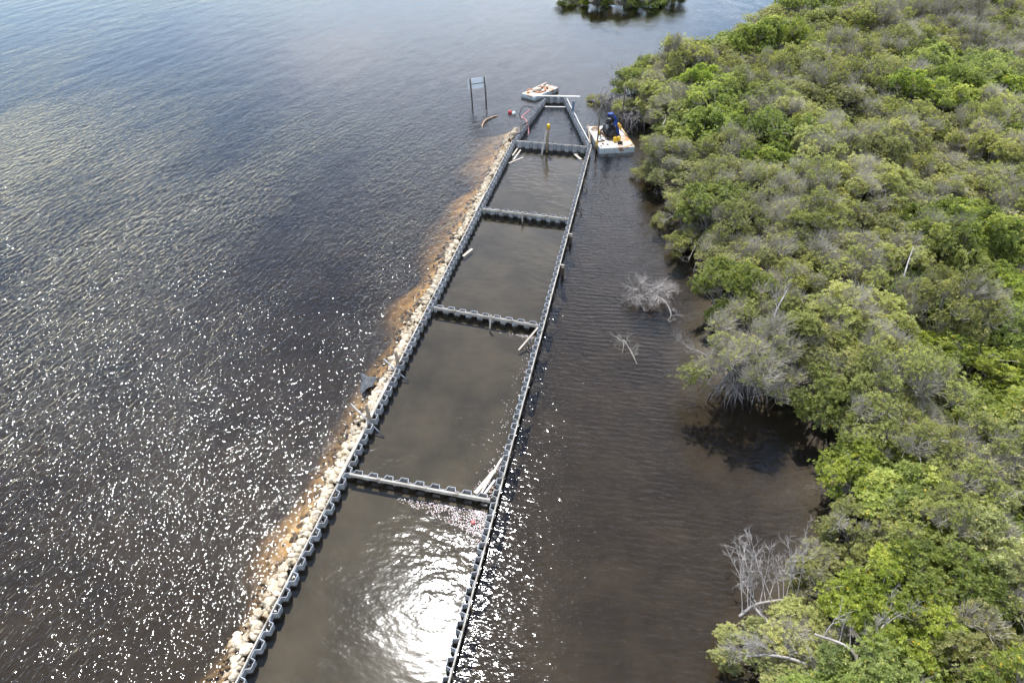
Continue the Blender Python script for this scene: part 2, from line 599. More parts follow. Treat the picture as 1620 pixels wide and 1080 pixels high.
# ------------------------------------------------------------------ ground: lagoon bed and mangrove mud bank, one sheet
BANK = [(13.0, 4), (12.2, 12), (12.5, 16.5), (15.2, 18.8), (17.4, 21), (18.6, 24), (20.0, 27), (21.0, 29.6), (19.6, 31.3), (18.3, 34.4), (16.0, 34.6),
        (14.6, 36), (14.2, 39), (15.6, 44), (18.6, 48), (17.6, 52), (16.6, 57), (16.2, 66), (17.2, 75), (16.4, 82), (15.6, 88), (15.2, 92), (18, 97), (25, 101), (35, 113), (48, 132),
        (60, 150), (90, 190), (600, 700), (600, -300), (14, -300)]
ISLET = [(9, 154), (12, 150.5), (17, 149), (22, 148.5), (28, 150), (33, 152.5), (37, 156), (36, 170), (8, 170)]


def poly_sd(P, poly):
    """signed distance, positive inside"""
    P = np.asarray(P, float)
    poly = np.asarray(poly, float)
    a = poly
    b = np.roll(poly, -1, 0)
    d = np.full(len(P), 1e9)
    ins = np.zeros(len(P), bool)
    for p, q in zip(a, b):
        e = q - p
        w = P - p
        t = np.clip((w @ e) / (e @ e), 0, 1)
        d = np.minimum(d, np.linalg.norm(w - t[:, None] * e, axis=1))
        cond = (p[1] > P[:, 1]) != (q[1] > P[:, 1])
        xs = p[0] + (P[:, 1] - p[1]) / (q[1] - p[1] + 1e-12) * (q[0] - p[0])
        ins ^= cond & (P[:, 0] < xs)
    return np.where(ins, d, -d)


def vnoise(P, s, seed=0):
    """cheap smooth value noise in 2D, -1..1"""
    P = np.asarray(P, float)[:, :2] * s
    i = np.floor(P).astype(int)
    fpt = P - i
    fpt = fpt * fpt * (3 - 2 * fpt)

    def hsh(ix, iy):
        n = (ix * 374761393 + iy * 668265263 + seed * 1442695041) & 0xffffffff
        n = ((n ^ (n >> 13)) * 1274126177) & 0xffffffff
        return ((n ^ (n >> 16)) & 0xffff) / 32767.5 - 1
    a = hsh(i[:, 0], i[:, 1])
    b = hsh(i[:, 0] + 1, i[:, 1])
    c = hsh(i[:, 0], i[:, 1] + 1)
    d = hsh(i[:, 0] + 1, i[:, 1] + 1)
    return (a * (1 - fpt[:, 0]) + b * fpt[:, 0]) * (1 - fpt[:, 1]) + (c * (1 - fpt[:, 0]) + d * fpt[:, 0]) * fpt[:, 1]


gx = np.concatenate([[-600, -350, -200, -140, -110], np.arange(-90, -30, 3), np.arange(-30, 40, 0.7), np.arange(40, 110, 3), [130, 200, 350, 600]])
gy = np.concatenate([[-400, -150, -40, -10, 0], np.arange(5, 110, 0.7), np.arange(110, 180, 3), [220, 300, 450, 800]])
GX, GY = np.meshgrid(gx, gy)
GP = np.stack([GX.ravel(), GY.ravel()], 1)
gu = (GP[:, 0] - OX) * UD[0] + (GP[:, 1] - OY) * UD[1]
gv = (GP[:, 0] - OX) * VD[0] + (GP[:, 1] - OY) * VD[1]
nz = 0.6 * vnoise(GP, 0.13, 1) + 0.4 * vnoise(GP, 0.45, 2)
sd = np.maximum.reduce([poly_sd(GP, BANK), poly_sd(GP, ISLET)]) + 0.8 * vnoise(GP, 0.3, 5)
zb = -1.75 + 0.28 * nz
zb = np.where((gu > 0) & (gv < 67), -1.75 + 0.12 * nz, zb)
zb = np.where((gu > -0.4) & (gu < 9.1) & (gv < 51), -0.32 + 0.02 * nz, zb)
bank_z = np.interp(sd, [-6, -3.0, -1.2, 0.0, 1.5, 4], [-9, -1.6, -1.05, -0.42, 0.08, 0.16])
zb = np.maximum(zb, bank_z + 0.08 * nz)
shw = np.interp(gv, [-20, 0, 14, 40, 56, 64], [1.6, 1.7, 2.0, 2.6, 2.8, 1.2]) * (1 + 0.55 * vnoise(GP, 0.22, 9))
ton = np.interp(gv, [56, 63], [1, 0.0])
shoal = np.where(gu < -0.5, np.interp(-(gu + 1.3) / shw, [-1, 0, 0.35, 1.0, 2.0], [-0.12, -0.22, -0.62, -1.25, -2.4]), -9)
shoal = np.where(ton > 0, shoal - (1 - ton) * 1.5, -9)
zb = np.maximum(zb, shoal + 0.10 * nz)
sand = np.clip(np.interp(-(gu + 1.3) / shw, [-0.5, 0.2, 1.3], [1, 1, 0]), 0, 1) * (gu < -0.4) * ton
sand = np.clip(sand + 0.45 * sand * vnoise(GP, 0.55, 4), 0, 1)
sand = np.where((gu > -0.4) & (gu < 9.1) & (gv < 50.8), -1.0, sand)
nxg, nyg = len(gx), len(gy)
ii = np.arange(nxg * nyg).reshape(nyg, nxg)
gq = np.stack([ii[:-1, :-1], ii[:-1, 1:], ii[1:, 1:], ii[1:, :-1]], -1).reshape(-1, 4)
kb = NT('lagoon_bed_mud')
tcb = kb.n('ShaderNodeTexCoord').outputs['Object']
mud = kb.ramp(kb.noise(tcb, 0.35, 3, 0.6, 0, '2D'), [(0.3, (0.108, 0.097, 0.082)), (0.7, (0.164, 0.146, 0.122))])
snd = kb.ramp(kb.noise(tcb, 0.9, 4, 0.7, 0, '2D'), [(0.34, (0.24, 0.135, 0.045)), (0.64, (0.56, 0.345, 0.12))])
bat = kb.n('ShaderNodeAttribute', attribute_name='tint').outputs['Fac']
silt = kb.mixc(kb.math('LESS_THAN', bat, -0.5), mud, kb.ramp(kb.noise(tcb, 0.22, 5, 0.62, 0, '2D'), [(0.30, (0.050, 0.043, 0.029)), (0.70, (0.096, 0.080, 0.052))]))
bcol = kb.mixc(kb.math('MAXIMUM', bat, 0.0), silt, snd)
bb = kb.n('ShaderNodeBsdfPrincipled')
kb.l(bcol, bb.inputs['Base Color'])
bb.inputs['Roughness'].default_value = 0.9
bb.inputs['Specular IOR Level'].default_value = 0.15
kb.l(bb.outputs[0], kb.out.inputs[0])
bed = obj('lagoon_bed', mesh_np('lagoon_bed', np.column_stack([GP, zb]), gq, kb.m, tint=sand, smooth=True))
tag(bed, 'brown lagoon bed and mangrove mud bank', 'ground', kind='structure')


def ground_z(x, y):
    s = float(max(poly_sd([(x, y)], BANK)[0], poly_sd([(x, y)], ISLET)[0]))
    return float(max(-1.4, np.interp(s, [-3.5, -1.2, 0.0, 1.5, 4], [-1.2, -0.62, -0.22, 0.08, 0.16])))


# ------------------------------------------------------------------ sheet pile walls
PITCH = 0.9


def ZT(v):
    return 0.40 + 0.4 * min(1.0, max(0.0, (v + 14.4) / 65.4))



def pile_mesh():
    prof = np.array([(-0.001, 0), (0.18, 0), (0.25, 0.27), (0.405, 0.27), (0.45, 0.235), (0.495, 0.27), (0.65, 0.27), (0.72, 0), (0.901, 0)])
    t = 0.034
    d = np.gradient(prof, axis=0)
    nrm = np.stack([-d[:, 1], d[:, 0]], 1)
    nrm /= np.linalg.norm(nrm, axis=1, keepdims=True)
    a = prof + nrm * t / 2
    b = prof - nrm * t / 2
    ring = np.concatenate([a, b[::-1]])
    n = len(ring)
    V = np.concatenate([np.column_stack([ring, np.full(n, -2.0)]), np.column_stack([ring, np.zeros(n)])])
    q = [(i, (i + 1) % n, n + (i + 1) % n, n + i) for i in range(n)]
    m = len(prof)
    top = [(n + i, n + i + 1, n + n - 2 - i, n + n - 1 - i) for i in range(m - 1)]
    return mesh_np('sheet_pile', V, np.array(q + top), M['pile'])


PILE = pile_mesh()
rng = random.Random(11)


def sheet_wall(p0, p1, hat, label, wale=True, wale_mat='wale', wale_len=4.9, group='sheet pile walls of the enclosure', wale_th=0.075, skip=()):
    """p0, p1 in (u, v); hat=+1: the hats stand out to the left of p0->p1, -1 to the right"""
    a, b = W(*p0), W(*p1)
    L = (b - a).length
    rz = math.atan2((b - a).y, (b - a).x)
    n = max(1, round(L / PITCH))
    t = thing('sheet_pile_wall', label, 'wall', a, rz, group)
    s = L / n / PITCH
    z0, z1 = ZT(p0[1]), ZT(p1[1])
    off = 0.0
    for i in range(n):
        off = 0.75 * off + rng.uniform(-0.018, 0.018)
        obj('sheet_pile', PILE, t, (i * PITCH * s, off, z0 + (z1 - z0) * (i + 0.5) / n + rng.gauss(0, 0.022)), (rng.uniform(-0.03, 0.03), rng.uniform(-0.012, 0.012), rng.uniform(-0.02, 0.02)), (s, hat * rng.uniform(0.94, 1.05), 1))
    if wale:
        x = 0.0
        k = 0
        while x < L - 0.05:
            l = min(wale_len * rng.uniform(0.92, 1.0), L - x)
            bx = MB().box((l / 2, 0, 0), (l - 0.012, wale_th, 0.22), bevel=0.008)
            o = bx.build('wale_board', M[wale_mat], t)
            o.location = (x, -hat * (0.03 + wale_th / 2 + rng.uniform(0, 0.012)), z0 + (z1 - z0) * (x + l / 2) / L - 0.11 + rng.uniform(-0.02, 0.02))
            o.rotation_euler = (rng.uniform(-0.04, 0.04), -(z1 - z0) / L + rng.uniform(-0.004, 0.004), rng.uniform(-0.003, 0.003))
            x += l
            k += 1
    return t


V0 = -14.4
# hats of the long walls point into the cells
left_wall = sheet_wall((-0.17, V0), (0, 51.1), -1, 'long grey sheet pile wall beside the pale rocks', wale_len=3.6)
right_wall = sheet_wall((8.93, V0), (9, 50.9), 1, 'long grey sheet pile wall between the cells and the mangrove channel', wale_len=4.9)
cross1 = sheet_wall((0.20, 0.22), (8.62, -0.08), 1, 'grey cross wall nearest the sun glare with leaf litter against it', wale_th=0.12)
cross2 = sheet_wall((0.30, 17.3), (8.64, 16.5), 1, 'grey cross wall with the leaning plank at its right end')
cross3 = sheet_wall((0.34, 34.0), (8.64, 33.5), 1, 'grey cross wall third from the bottom of the photo')
cross4 = sheet_wall((0.36, 51.05), (8.64, 50.9), -1, 'pale grey cross wall behind the yellow capped pile', wale_th=0.07)
taper_l = sheet_wall((0.0, 51.4), (1.2, 66.4), -1, 'left slanting sheet pile wall with a pink hose over it', wale=False)
taper_r = sheet_wall((9.0, 51.2), (4.1, 67.0), 1, 'right slanting sheet pile wall between end cell and work barge', wale_mat='wale_pale')
end_w = sheet_wall((1.3, 66.55), (4.0, 67.05), 1, 'short sheet pile end wall next to the small raft', wale=False)
# double wale plank on part of the left wall
for v0, v1 in ((-0.6, 4.4), (4.45, 8.6), (33.0, 37.2)):
    bx = MB().box((0, 0, 0), (v1 - v0, 0.2, 0.05), bevel=0.006).build('cap_plank', M['wale'], left_wall)
    bx.location = (v0 - V0 + (v1 - v0) / 2, 0.10, ZT((v0 + v1) / 2) + 0.065)
    bx.rotation_euler = (0, -0.0061, 0)

# ------------------------------------------------------------------ rock sill
def rock_mesh(seed):
    rg = random.Random(seed)
    bm = bmesh.new()
    bmesh.ops.create_icosphere(bm, subdivisions=2 if seed % 2 else 1, radius=1)
    axes = [Vector((rg.gauss(0, 1), rg.gauss(0, 1), rg.gauss(0, 1))).normalized() for _ in range(9)]
    cut = [rg.uniform(0.52, 0.85) for _ in axes]
    for v in bm.verts:
        for a, c in zip(axes, cut):
            d = v.co.dot(a)
            if d > c:
                v.co -= a * (d - c) * 0.92
        v.co *= rg.uniform(0.94, 1.06)
    sx, sy, szz = rg.uniform(0.9, 1.35), rg.uniform(0.8, 1.1), rg.uniform(0.6, 0.85)
    for v in bm.verts:
        v.co = Vector((v.co.x * sx, v.co.y * sy, v.co.z * szz))
    mb = MB()
    mb.bm(bm)
    return mb


ROCKMB = [rock_mesh(i) for i in range(10)]
ROCKS = [m.mesh('rock', M['rock']) for m in ROCKMB]
sill = thing('rock_sill', 'pale limestone rubble piled along the lagoon side of the wall', 'rocks', W(0, 0, 0))
rr = random.Random(5)
spots = []
v = -13.9
while v < 55.6:
    wdt = 1.12 + 0.16 * math.sin(v * 0.5) + 0.15 * math.sin(v * 1.7 + 1) + 0.12 * math.sin(v * 4.1)
    ush = -0.17 * (51 - min(v, 51)) / 65.4
    crest = ZT(v) - 0.08
    if v > 51:
        wdt = 1.9 - (v - 51) * 0.2
    step = 0.185
    for j in range(6):
        q = rr.random()
        uu = -0.22 - q * wdt + rr.uniform(-0.08, 0.08)
        size = rr.choice((0.08, 0.11, 0.14, 0.17, 0.20, 0.24, 0.30)) * rr.uniform(0.85, 1.2)
        if uu + size * 1.1 > -0.12:
            uu = -0.12 - size * 1.1
        zz = np.interp(-uu, [0.2, 0.7, wdt * 0.8, wdt + 0.3], [crest, crest - 0.12, 0.05, -0.28]) + rr.uniform(-0.10, 0.08) - size * 0.35
        if j >= 5 and v > 8:
            continue
        spots.append((uu + ush, v + rr.uniform(-0.15, 0.15), float(zz), size))
    v += step
for _ in range(260):
    v = rr.uniform(-13, 55)
    spots.append((-1.35 - abs(rr.gauss(0, 0.55)), v, rr.uniform(-0.55, -0.12), rr.uniform(0.08, 0.2)))
camv = Vector((0, 0, 30.8))
spots.sort(key=lambda s: -(s[3] * (0.35 if s[2] < -0.15 else 1)) / (W(s[0], s[1], s[2]) - camv).length)
bulk = MB()
base = W(0, 0, 0)
for i, (uu, vv, zz, size) in enumerate(spots):
    p = W(uu, vv, zz) - base
    e = (rr.uniform(-0.6, 0.6), rr.uniform(-0.6, 0.6), rr.uniform(0, 6.28))
    if i < 290:
        obj('rock', ROCKS[i % 10], sill, p, e, size)
    else:
        m = ROCKMB[(i % 5) * 2] if i % 3 else ROCKMB[i % 10]
        Rm = np.array(Matrix.Rotation(e[2], 3, 'Z') @ Matrix.Rotation(e[0], 3, 'X') @ Matrix.Rotation(e[1], 3, 'Y'))
        bulk.add(np.concatenate(m.V) @ Rm.T * size + np.array(p), [np.concatenate(f) for f in m.F.values()])
bo = bulk.build('rubble', M['rock'], sill)
bo['kind'] = 'stuff'

# ------------------------------------------------------------------ mangroves
def unit(a):
    return a / (np.linalg.norm(a, axis=-1, keepdims=True) + 1e-9)


def leaves(P, A, n, size, rs, tint0, spread=0.75):
    """rosettes of n leaves at points P with axis A; diamond shaped leaf blades"""
    N = len(P)
    A = unit(A)
    ref = np.where(np.abs(A[:, 2:3]) > 0.9, np.array([1.0, 0, 0]), np.array([0, 0, 1.0]))
    X = unit(np.cross(A, ref))
    Y = np.cross(A, X)
    ph = rs.uniform(0, 6.28, (N, 1)) + np.arange(n)[None] * (6.28 / n * 1.02) + rs.uniform(-0.3, 0.3, (N, n))
    rad = X[:, None] * np.cos(ph)[..., None] + Y[:, None] * np.sin(ph)[..., None]
    el = rs.uniform(0.15, 1.0, (N, n, 1)) * spread
    D = unit(rad * np.cos(el) + A[:, None] * np.sin(el))
    S = unit(np.cross(D, A[:, None]) + rs.normal(0, 0.25, (N, n, 3)))
    L = size * rs.uniform(0.75, 1.25, (N, n, 1))
    Wd = L * rs.uniform(0.22, 0.3, (N, n, 1))
    B = P[:, None] + D * L * 0.12
    Nn = np.cross(S, D)
    mid = B + D * L * 0.5 + Nn * L * 0.07
    V = np.stack([B, mid - S * Wd, B + D * L, mid + S * Wd], 2).reshape(-1, 3)
    q = np.arange(N * n * 4).reshape(-1, 4)
    tn = np.clip(tint0[:, None] + rs.normal(0, 0.13, (N, n)), 0, 0.93)
    odd = rs.random((N, n)) < 0.012
    tn = np.where(odd, 1.0, tn)
    return V, q, np.repeat(tn.ravel(), 4)


def lobes_for(rs, nl, Rr, Hh, flat=1.0):
    """lobe centres spread over a low, ragged dome"""
    c = []
    for i in range(nl):
        a = i * 2.399 + rs.uniform(-0.6, 0.6)
        q = math.sqrt((i + 0.5) / nl) * rs.uniform(0.8, 1.15)
        r = Rr * q
        z = Hh * (1 - 0.20 * flat * q ** 2.0) - 0.5 + rs.uniform(-0.95, 0.5)
        c.append((r * math.cos(a), r * math.sin(a), z))
    # a skirt of lower lobes
    for i in range(nl // 3):
        a = rs.uniform(0, 6.28)
        c.append((Rr * 0.9 * math.cos(a), Rr * 0.9 * math.sin(a), Hh * rs.uniform(0.28, 0.5)))
    return np.array(c)


def tree_variant(seed, kind, Rr=2.5, Hh=4.6, nl=17, leafs=110, leaf=0.19, per=6, twiggy=1.0, offset=(0, 0)):
    rs = np.random.RandomState(seed)
    C = lobes_for(rs, nl, Rr, Hh)
    C[:, 0] += offset[0]
    C[:, 1] += offset[1]
    N = len(C)
    rad = rs.uniform(0.42, 0.98, N)
    bare = rs.random(N) < {'lush': 0.10, 'olive': 0.26, 'grey': 0.66}[kind]
    ltint = rs.normal(0, 0.17, N)
    # limbs
    b0 = rs.normal(0, 0.18, (N, 3))
    b0[:, 2] = -0.5
    t = np.linspace(0, 1, 6)[None, :, None]
    bend = np.zeros((N, 1, 3))
    bend[:, 0, 2] = rs.uniform(0.2, 0.8, N)
    Cl = C - np.array([0, 0, 0.35])
    P = b0[:, None] * (1 - t) + Cl[:, None] * t
    P[:, :, :2] = b0[:, None, :2] * (1 - t) + Cl[:, None, :2] * (0.25 * t + 0.75 * t ** 1.7)
    P += np.sin(t * math.pi) * rs.normal(0, 0.16, (N, 1, 3))
    rd = np.linspace(1, 0.3, 6)[None] * rs.uniform(0.05, 0.085, (N, 1))
    Vt, Ft = tubes(P, rd, 5)
    trunk = mesh_np('trunk', Vt, Ft, M['bark'], smooth=True)
    # rosette points
    pts, ax, tl, kp = [], [], [], []
    tw = []
    isb = []
    for i in range(N):
        n = int(leafs * (rad[i] / 0.8) ** 1.7)
        d = unit(rs.normal(0, 1, (n * 2, 3)))
        d = d[d[:, 2] > -0.35][:n]
        rr_ = rad[i] * rs.uniform(0.35, 1.0, (len(d), 1)) ** 0.6
        rr_ *= np.where(rs.random((len(d), 1)) < 0.12, rs.uniform(1.05, 1.45, (len(d), 1)), 1.0)
        lump = 1 + 0.30 * np.sin(d[:, 0:1] * 5 + i) * np.cos(d[:, 1:2] * 4 - i)
        p = C[i] + d * rr_ * lump * np.array([1, 1, 0.78])
        pts.append(p)
        ax.append(d * 0.55 + np.array([0, 0, 0.75]) + rs.normal(0, 0.25, d.shape))
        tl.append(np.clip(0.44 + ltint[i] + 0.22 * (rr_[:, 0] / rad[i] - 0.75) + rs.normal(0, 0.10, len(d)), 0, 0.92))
        drop = rs.random(len(d)) < (0.74 if bare[i] else 0.08)
        kp.append(~drop)
        sel = rs.random(len(d)) < (0.6 if bare[i] else 0.45 * twiggy)
        s = np.repeat(Cl[i][None], sel.sum(), 0) + d[sel] * 0.18 * rad[i]
        tw.append((s, p[sel]))
        isb.append(np.full(sel.sum(), bare[i]))
    pts = np.concatenate(pts)
    ax = np.concatenate(ax)
    tl = np.concatenate(tl)
    # twigs
    S = np.concatenate([a for a, b in tw])
    E_ = np.concatenate([b for a, b in tw])
    E2 = E_ + unit(E_ - S) * 0.10
    isb = np.concatenate(isb)
    E2 = np.where(isb[:, None], E_ + (unit(E_ - S) + np.array([0, 0, 0.5])) * rs.uniform(0.1, 0.35, (len(S), 1)), E2)
    mid = (S + E_) / 2 + rs.normal(0, 0.10, S.shape)
    P = np.stack([S, mid, E2], 1)
    rt = np.array([0.017, 0.012, 0.005])[None] * rs.uniform(0.8, 1.4, (len(S), 1))
    Vw, Fw = tubes(P, rt, 3, cap=False)
    if isb.any():     # fine side twigs, bleached fans
        k = 4
        Sb, Eb, mb_ = S[isb], E_[isb], mid[isb]
        S2 = np.repeat(mb_ * 0.5 + Eb * 0.5, k, 0) + rs.normal(0, 0.05, (len(Sb) * k, 3))
        dr = unit(np.repeat(unit(Eb - Sb), k, 0) * 0.8 + rs.normal(0, 0.55, (len(Sb) * k, 3)) + np.array([0, 0, 0.45]))
        ln = rs.uniform(0.2, 0.75, (len(Sb) * k, 1))
        m2 = S2 + dr * ln * 0.5 + rs.normal(0, 0.03, S2.shape)
        V3, F3 = tubes(np.stack([S2, m2, S2 + dr * ln], 1), np.array([0.009, 0.007, 0.003])[None] * np.ones((len(S2), 1)), 3, cap=False)
        Fw = [Fw[0], F3[0] + len(Vw)]
        Vw = np.concatenate([Vw, V3])
    twig = mesh_np('twig_mass', Vw, Fw, M['twig'])
    keep = np.concatenate(kp)
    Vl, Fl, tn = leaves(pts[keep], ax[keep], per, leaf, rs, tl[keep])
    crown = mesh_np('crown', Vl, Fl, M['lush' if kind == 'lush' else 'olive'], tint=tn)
    # prop roots
    nr = 26
    a = rs.uniform(0, 6.28, nr)
    r1 = rs.uniform(0.5, 1.9, nr)
    h0 = rs.uniform(0.5, 1.7, nr)
    tt = np.linspace(0, 1, 6)[None]
    rx = (0.1 + (r1[:, None]) * tt ** 0.85)
    rz_ = h0[:, None] * (1 - tt ** 2.0) - 0.75 * tt ** 2
    P = np.stack([rx * np.cos(a)[:, None], rx * np.sin(a)[:, None], rz_], -1) + rs.normal(0, 0.05, (nr, 6, 3))
    Vr, Fr = tubes(P, np.full((nr, 6), 0.026) * rs.uniform(0.7, 1.4, (nr, 1)), 4, cap=False)
    roots = mesh_np('root_cage', Vr, Fr, M['root'], smooth=True)
    return dict(trunk=trunk, twig=twig, crown=crown, roots=roots, kind=kind, R=Rr, H=Hh)


VAR = {
    'lush': [tree_variant(100 + i, 'lush', Rr=2.8, nl=28, leafs=125, leaf=0.145 + 0.02 * i, per=7, twiggy=0.6) for i in range(4)],
    'olive': [tree_variant(200 + i, 'olive', Rr=2.8, nl=28, leafs=115, leaf=0.125 + 0.013 * i, per=7, twiggy=1.1) for i in range(5)],
    'grey': [tree_variant(300 + i, 'grey', Rr=2.7, nl=26, leafs=95, leaf=0.14, per=6, twiggy=1.1) for i in range(4)],
}
rt = random.Random(77)


def mangrove(x, y, kind, scale, label, group=None, roots=False, z=None, var=None, rz=None, sz=1.0, name='mangrove_tree'):
    v = VAR[kind][var if var is not None else rt.randrange(len(VAR[kind]))]
    zz = ground_z(x, y) if z is None else z
    t = thing(name, label, 'tree', (x, y, zz), rt.uniform(0, 6.28) if rz is None else rz, group)
    t.scale = (scale * rt.uniform(0.84, 1.2), scale * rt.uniform(0.84, 1.2), scale * sz)
    t.rotation_euler = (rt.uniform(-0.13, 0.13), rt.uniform(-0.13, 0.13), t.rotation_euler[2])
    obj('trunk', v['trunk'], t)
    tag(obj('twig_mass', v['twig'], t), kind='stuff')
    tag(obj('crown', v['crown'], t), kind='stuff')
    if roots:
        tag(obj('root_cage', v['roots'], t), kind='stuff')
    return t


# shoreline trees one can pick out: x, y, kind, scale, label, height factor
SHORE = [
    (15.5, 34.6, 'grey', 1.12, 'broad grey twiggy mangrove on a tall cage of prop roots over the channel', 1.0),
    (20.3, 31.6, 'lush', 0.82, 'rounded bright green mangrove bulging over the brown shallows', 0.95),
    (14.2, 58.5, 'olive', 0.34, 'little leafy mangrove sprig standing alone in the channel', 1.0),
    (15.6, 53.6, 'olive', 0.62, 'low olive mangrove bush reaching over the water above the dead brushwood', 0.75),
    (16.6, 58.0, 'olive', 0.75, 'spreading olive mangrove above the bent pale branches', 0.85),
    (14.6, 68.0, 'olive', 0.52, 'small leafy mangrove bush at the channel edge just below the barge', 0.8),
    (16.4, 73.6, 'olive', 0.72, 'olive mangrove with a bare pale stick right of the barge', 0.85),
    (14.9, 86.0, 'grey', 0.80, 'tangled grey mangrove with dark roots behind the barge', 0.8),
    (11.8, 92.4, 'grey', 0.62, 'scraggly leaning mangrove at the tip of the shore near the raft', 0.7),
    (16.2, 92.0, 'lush', 0.95, 'green mangrove on the point behind the tall barge pole', 1.0),
    (18.4, 95.0, 'lush', 1.0, 'green mangrove at the upper left corner of the thicket', 1.0),
    (20.5, 82.0, 'grey', 1.0, 'pale bare-topped mangrove upslope of the barge', 1.1),
    (22.4, 66.5, 'grey', 1.15, 'silvery leafless mangrove fan beside the vivid green crown', 1.1),
    (25.3, 63.2, 'lush', 1.05, 'vivid green mangrove crown right of the silvery leafless fan', 1.05),
    (18.2, 49.6, 'olive', 0.85, 'olive mangrove in the notch of the shore behind the dead brushwood', 0.85),
    (17.6, 39.6, 'grey', 0.9, 'grey leaning mangrove directly behind the root cage tree', 0.95),
    (11.6, 15.6, 'olive', 0.66, 'sparse yellowish mangrove by the fallen trunk at the bottom edge', 0.7),
    (13.6, 16.4, 'olive', 0.56, 'small round mangrove clump between fallen trunk and thicket at the bottom', 0.8),
    (15.6, 19.6, 'olive', 0.62, 'thin yellowish mangrove overhanging the water right of the bleached branches', 0.8),
    (14.3, 18.7, 'olive', 0.26, 'tiny leafy sprig beside the tip of the bleached fallen limb', 0.9),
    (19.6, 25.2, 'lush', 0.80, 'dense green mangrove on the bank beside the looping dead twig', 0.9),
    (18.2, 21.8, 'olive', 0.74, 'yellow green mangrove on the bank above the bleached fallen tree', 0.9),
]
taken = []
for (x, y, kd, s, lab, sz) in SHORE:
    mangrove(x, y, kd, s, lab, 'mangroves along the water edge', roots=True, sz=sz)
    taken.append((x, y, 1.9 * s))

# thicket behind: individual trees, closer together near the camera
rp = random.Random(31)
cand = []
for _ in range(26000):
    y = rp.uniform(9, 143)
    x = rp.uniform(9, 100)
    if x > 22.9 + (y - 14.8) * 0.594 + 2.5:
        continue
    cand.append((x, y))
sdc = poly_sd(np.array(cand), BANK)
placed = []
for (x, y), s in zip(cand, sdc):
    scl = np.interp(y, [10, 45, 90, 140], [0.84, 0.98, 1.20, 1.38])
    if s < 0.9 * scl:
        continue
    md = 2.95 * scl
    if any((x - a) ** 2 + (y - b) ** 2 < (md * 0.5 + r) ** 2 * 0.8 for a, b, r in taken):
        continue
    if any((x - a) ** 2 + (y - b) ** 2 < md * md for a, b, _ in placed):
        continue
    placed.append((x, y, s))
LAB = {'lush': 'dense bright green mangrove crown', 'olive': 'olive green twiggy mangrove crown', 'grey': 'half bare grey mangrove crown'}
GRP = {'lush': 'green mangroves of the thicket', 'olive': 'olive mangroves of the thicket', 'grey': 'grey mangroves of the thicket'}
ORD = ['first', 'second', 'third', 'fourth', 'fifth', 'sixth', 'seventh', 'eighth', 'ninth', 'tenth', 'eleventh', 'twelfth', 'thirteenth', 'fourteenth', 'fifteenth',
       'sixteenth', 'seventeenth', 'eighteenth', 'nineteenth', 'twentieth', 'twenty-first', 'twenty-second', 'twenty-third', 'twenty-fourth'] + ['twenty-%s' % q for q in ('fifth', 'sixth', 'seventh', 'eighth', 'ninth')] + ['thirtieth']
LEVEL = [(-999, 'in the row cut by the top edge'), (30, 'in the row level with the far islet shallows'), (75, 'in the row just above the sign level'), (115, 'in the row level with the sign top'),
         (150, 'in the row level with the small raft'), (185, 'in the row level with the buoys'), (225, 'in the row level with the barge'), (270, 'in the row just below the barge level'),
         (325, 'in the row level with the third cross wall'), (385, 'in the row level with the floating plank'), (445, 'in the row level with the dead brushwood'), (510, 'in the row level with the second cross wall'),
         (580, 'in the row level with the upper brown post'), (650, 'in the row level with the lower brown post'), (730, 'in the row level with the nearest cross wall'), (810, 'in the row level with the red float'),
         (900, 'in the row above the fallen tree'), (970, 'in the row level with the fallen tree'), (1040, 'in the row cut by the bottom edge')]


def image_xy(x, y, z):
    """where a point shows in the photograph, for wording labels only"""
    c, s_ = math.cos(R(37.776)), math.sin(R(37.776))
    dz = z - 30.8
    dep = y * c - dz * s_
    return 810 + 1080 * x / dep, 540 - 1080 * (y * s_ + dz * c) / dep


print('thicket trees', len(placed))
rows = {}
for (x, y, s) in placed:
    scl = float(np.interp(y, [10, 45, 90, 140], [0.84, 0.98, 1.20, 1.38])) * rt.uniform(0.9, 1.16)
    patch = float(vnoise([(x, y)], 0.085, 21)[0]) + rt.uniform(-0.45, 0.45)
    kd = 'lush' if patch > 0.12 else ('grey' if patch < -0.5 else 'olive')
    t = mangrove(x, y, kd, scl, LAB[kd], GRP[kd], roots=s < 2.5, sz=rt.choice((0.8, 0.92, 1.0, 1.05, 1.15, 1.32)) * rt.uniform(0.95, 1.05) * (0.85 if s < 3 else 1.0))
    px, py = image_xy(x, y, 3.6 * scl)
    lev = [n for lim, n in LEVEL if py >= lim][-1]
    rows.setdefault((lev, kd), []).append((px, t))
for (lev, kd), lst in rows.items():
    lst.sort(key=lambda q: q[0])
    for i, (px, t) in enumerate(lst):
        t['label'] = ('only ' if len(lst) == 1 else ORD[i] + ' ') + LAB[kd] + (' from left ' if len(lst) > 1 else ' ') + lev.replace('in the row ', '')

# islets across the water
for i, (x, y, s, lab) in enumerate([
    (12.0, 152.8, 0.85, 'leftmost mangrove of the far islet with a bare branch'), (17.0, 151.3, 1.1, 'dark green mangrove second from the left on the far islet'),
    (22.0, 150.8, 1.15, 'dark green mangrove in the middle of the far islet'), (27.5, 152.3, 1.1, 'dark green mangrove right of centre on the far islet'),
        (32.6, 154.8, 1.05, 'dark green mangrove at the right end of the far islet')]):
    mangrove(x, y, 'lush', s, lab, 'mangroves on the far islet', roots=True, z=-1.6)


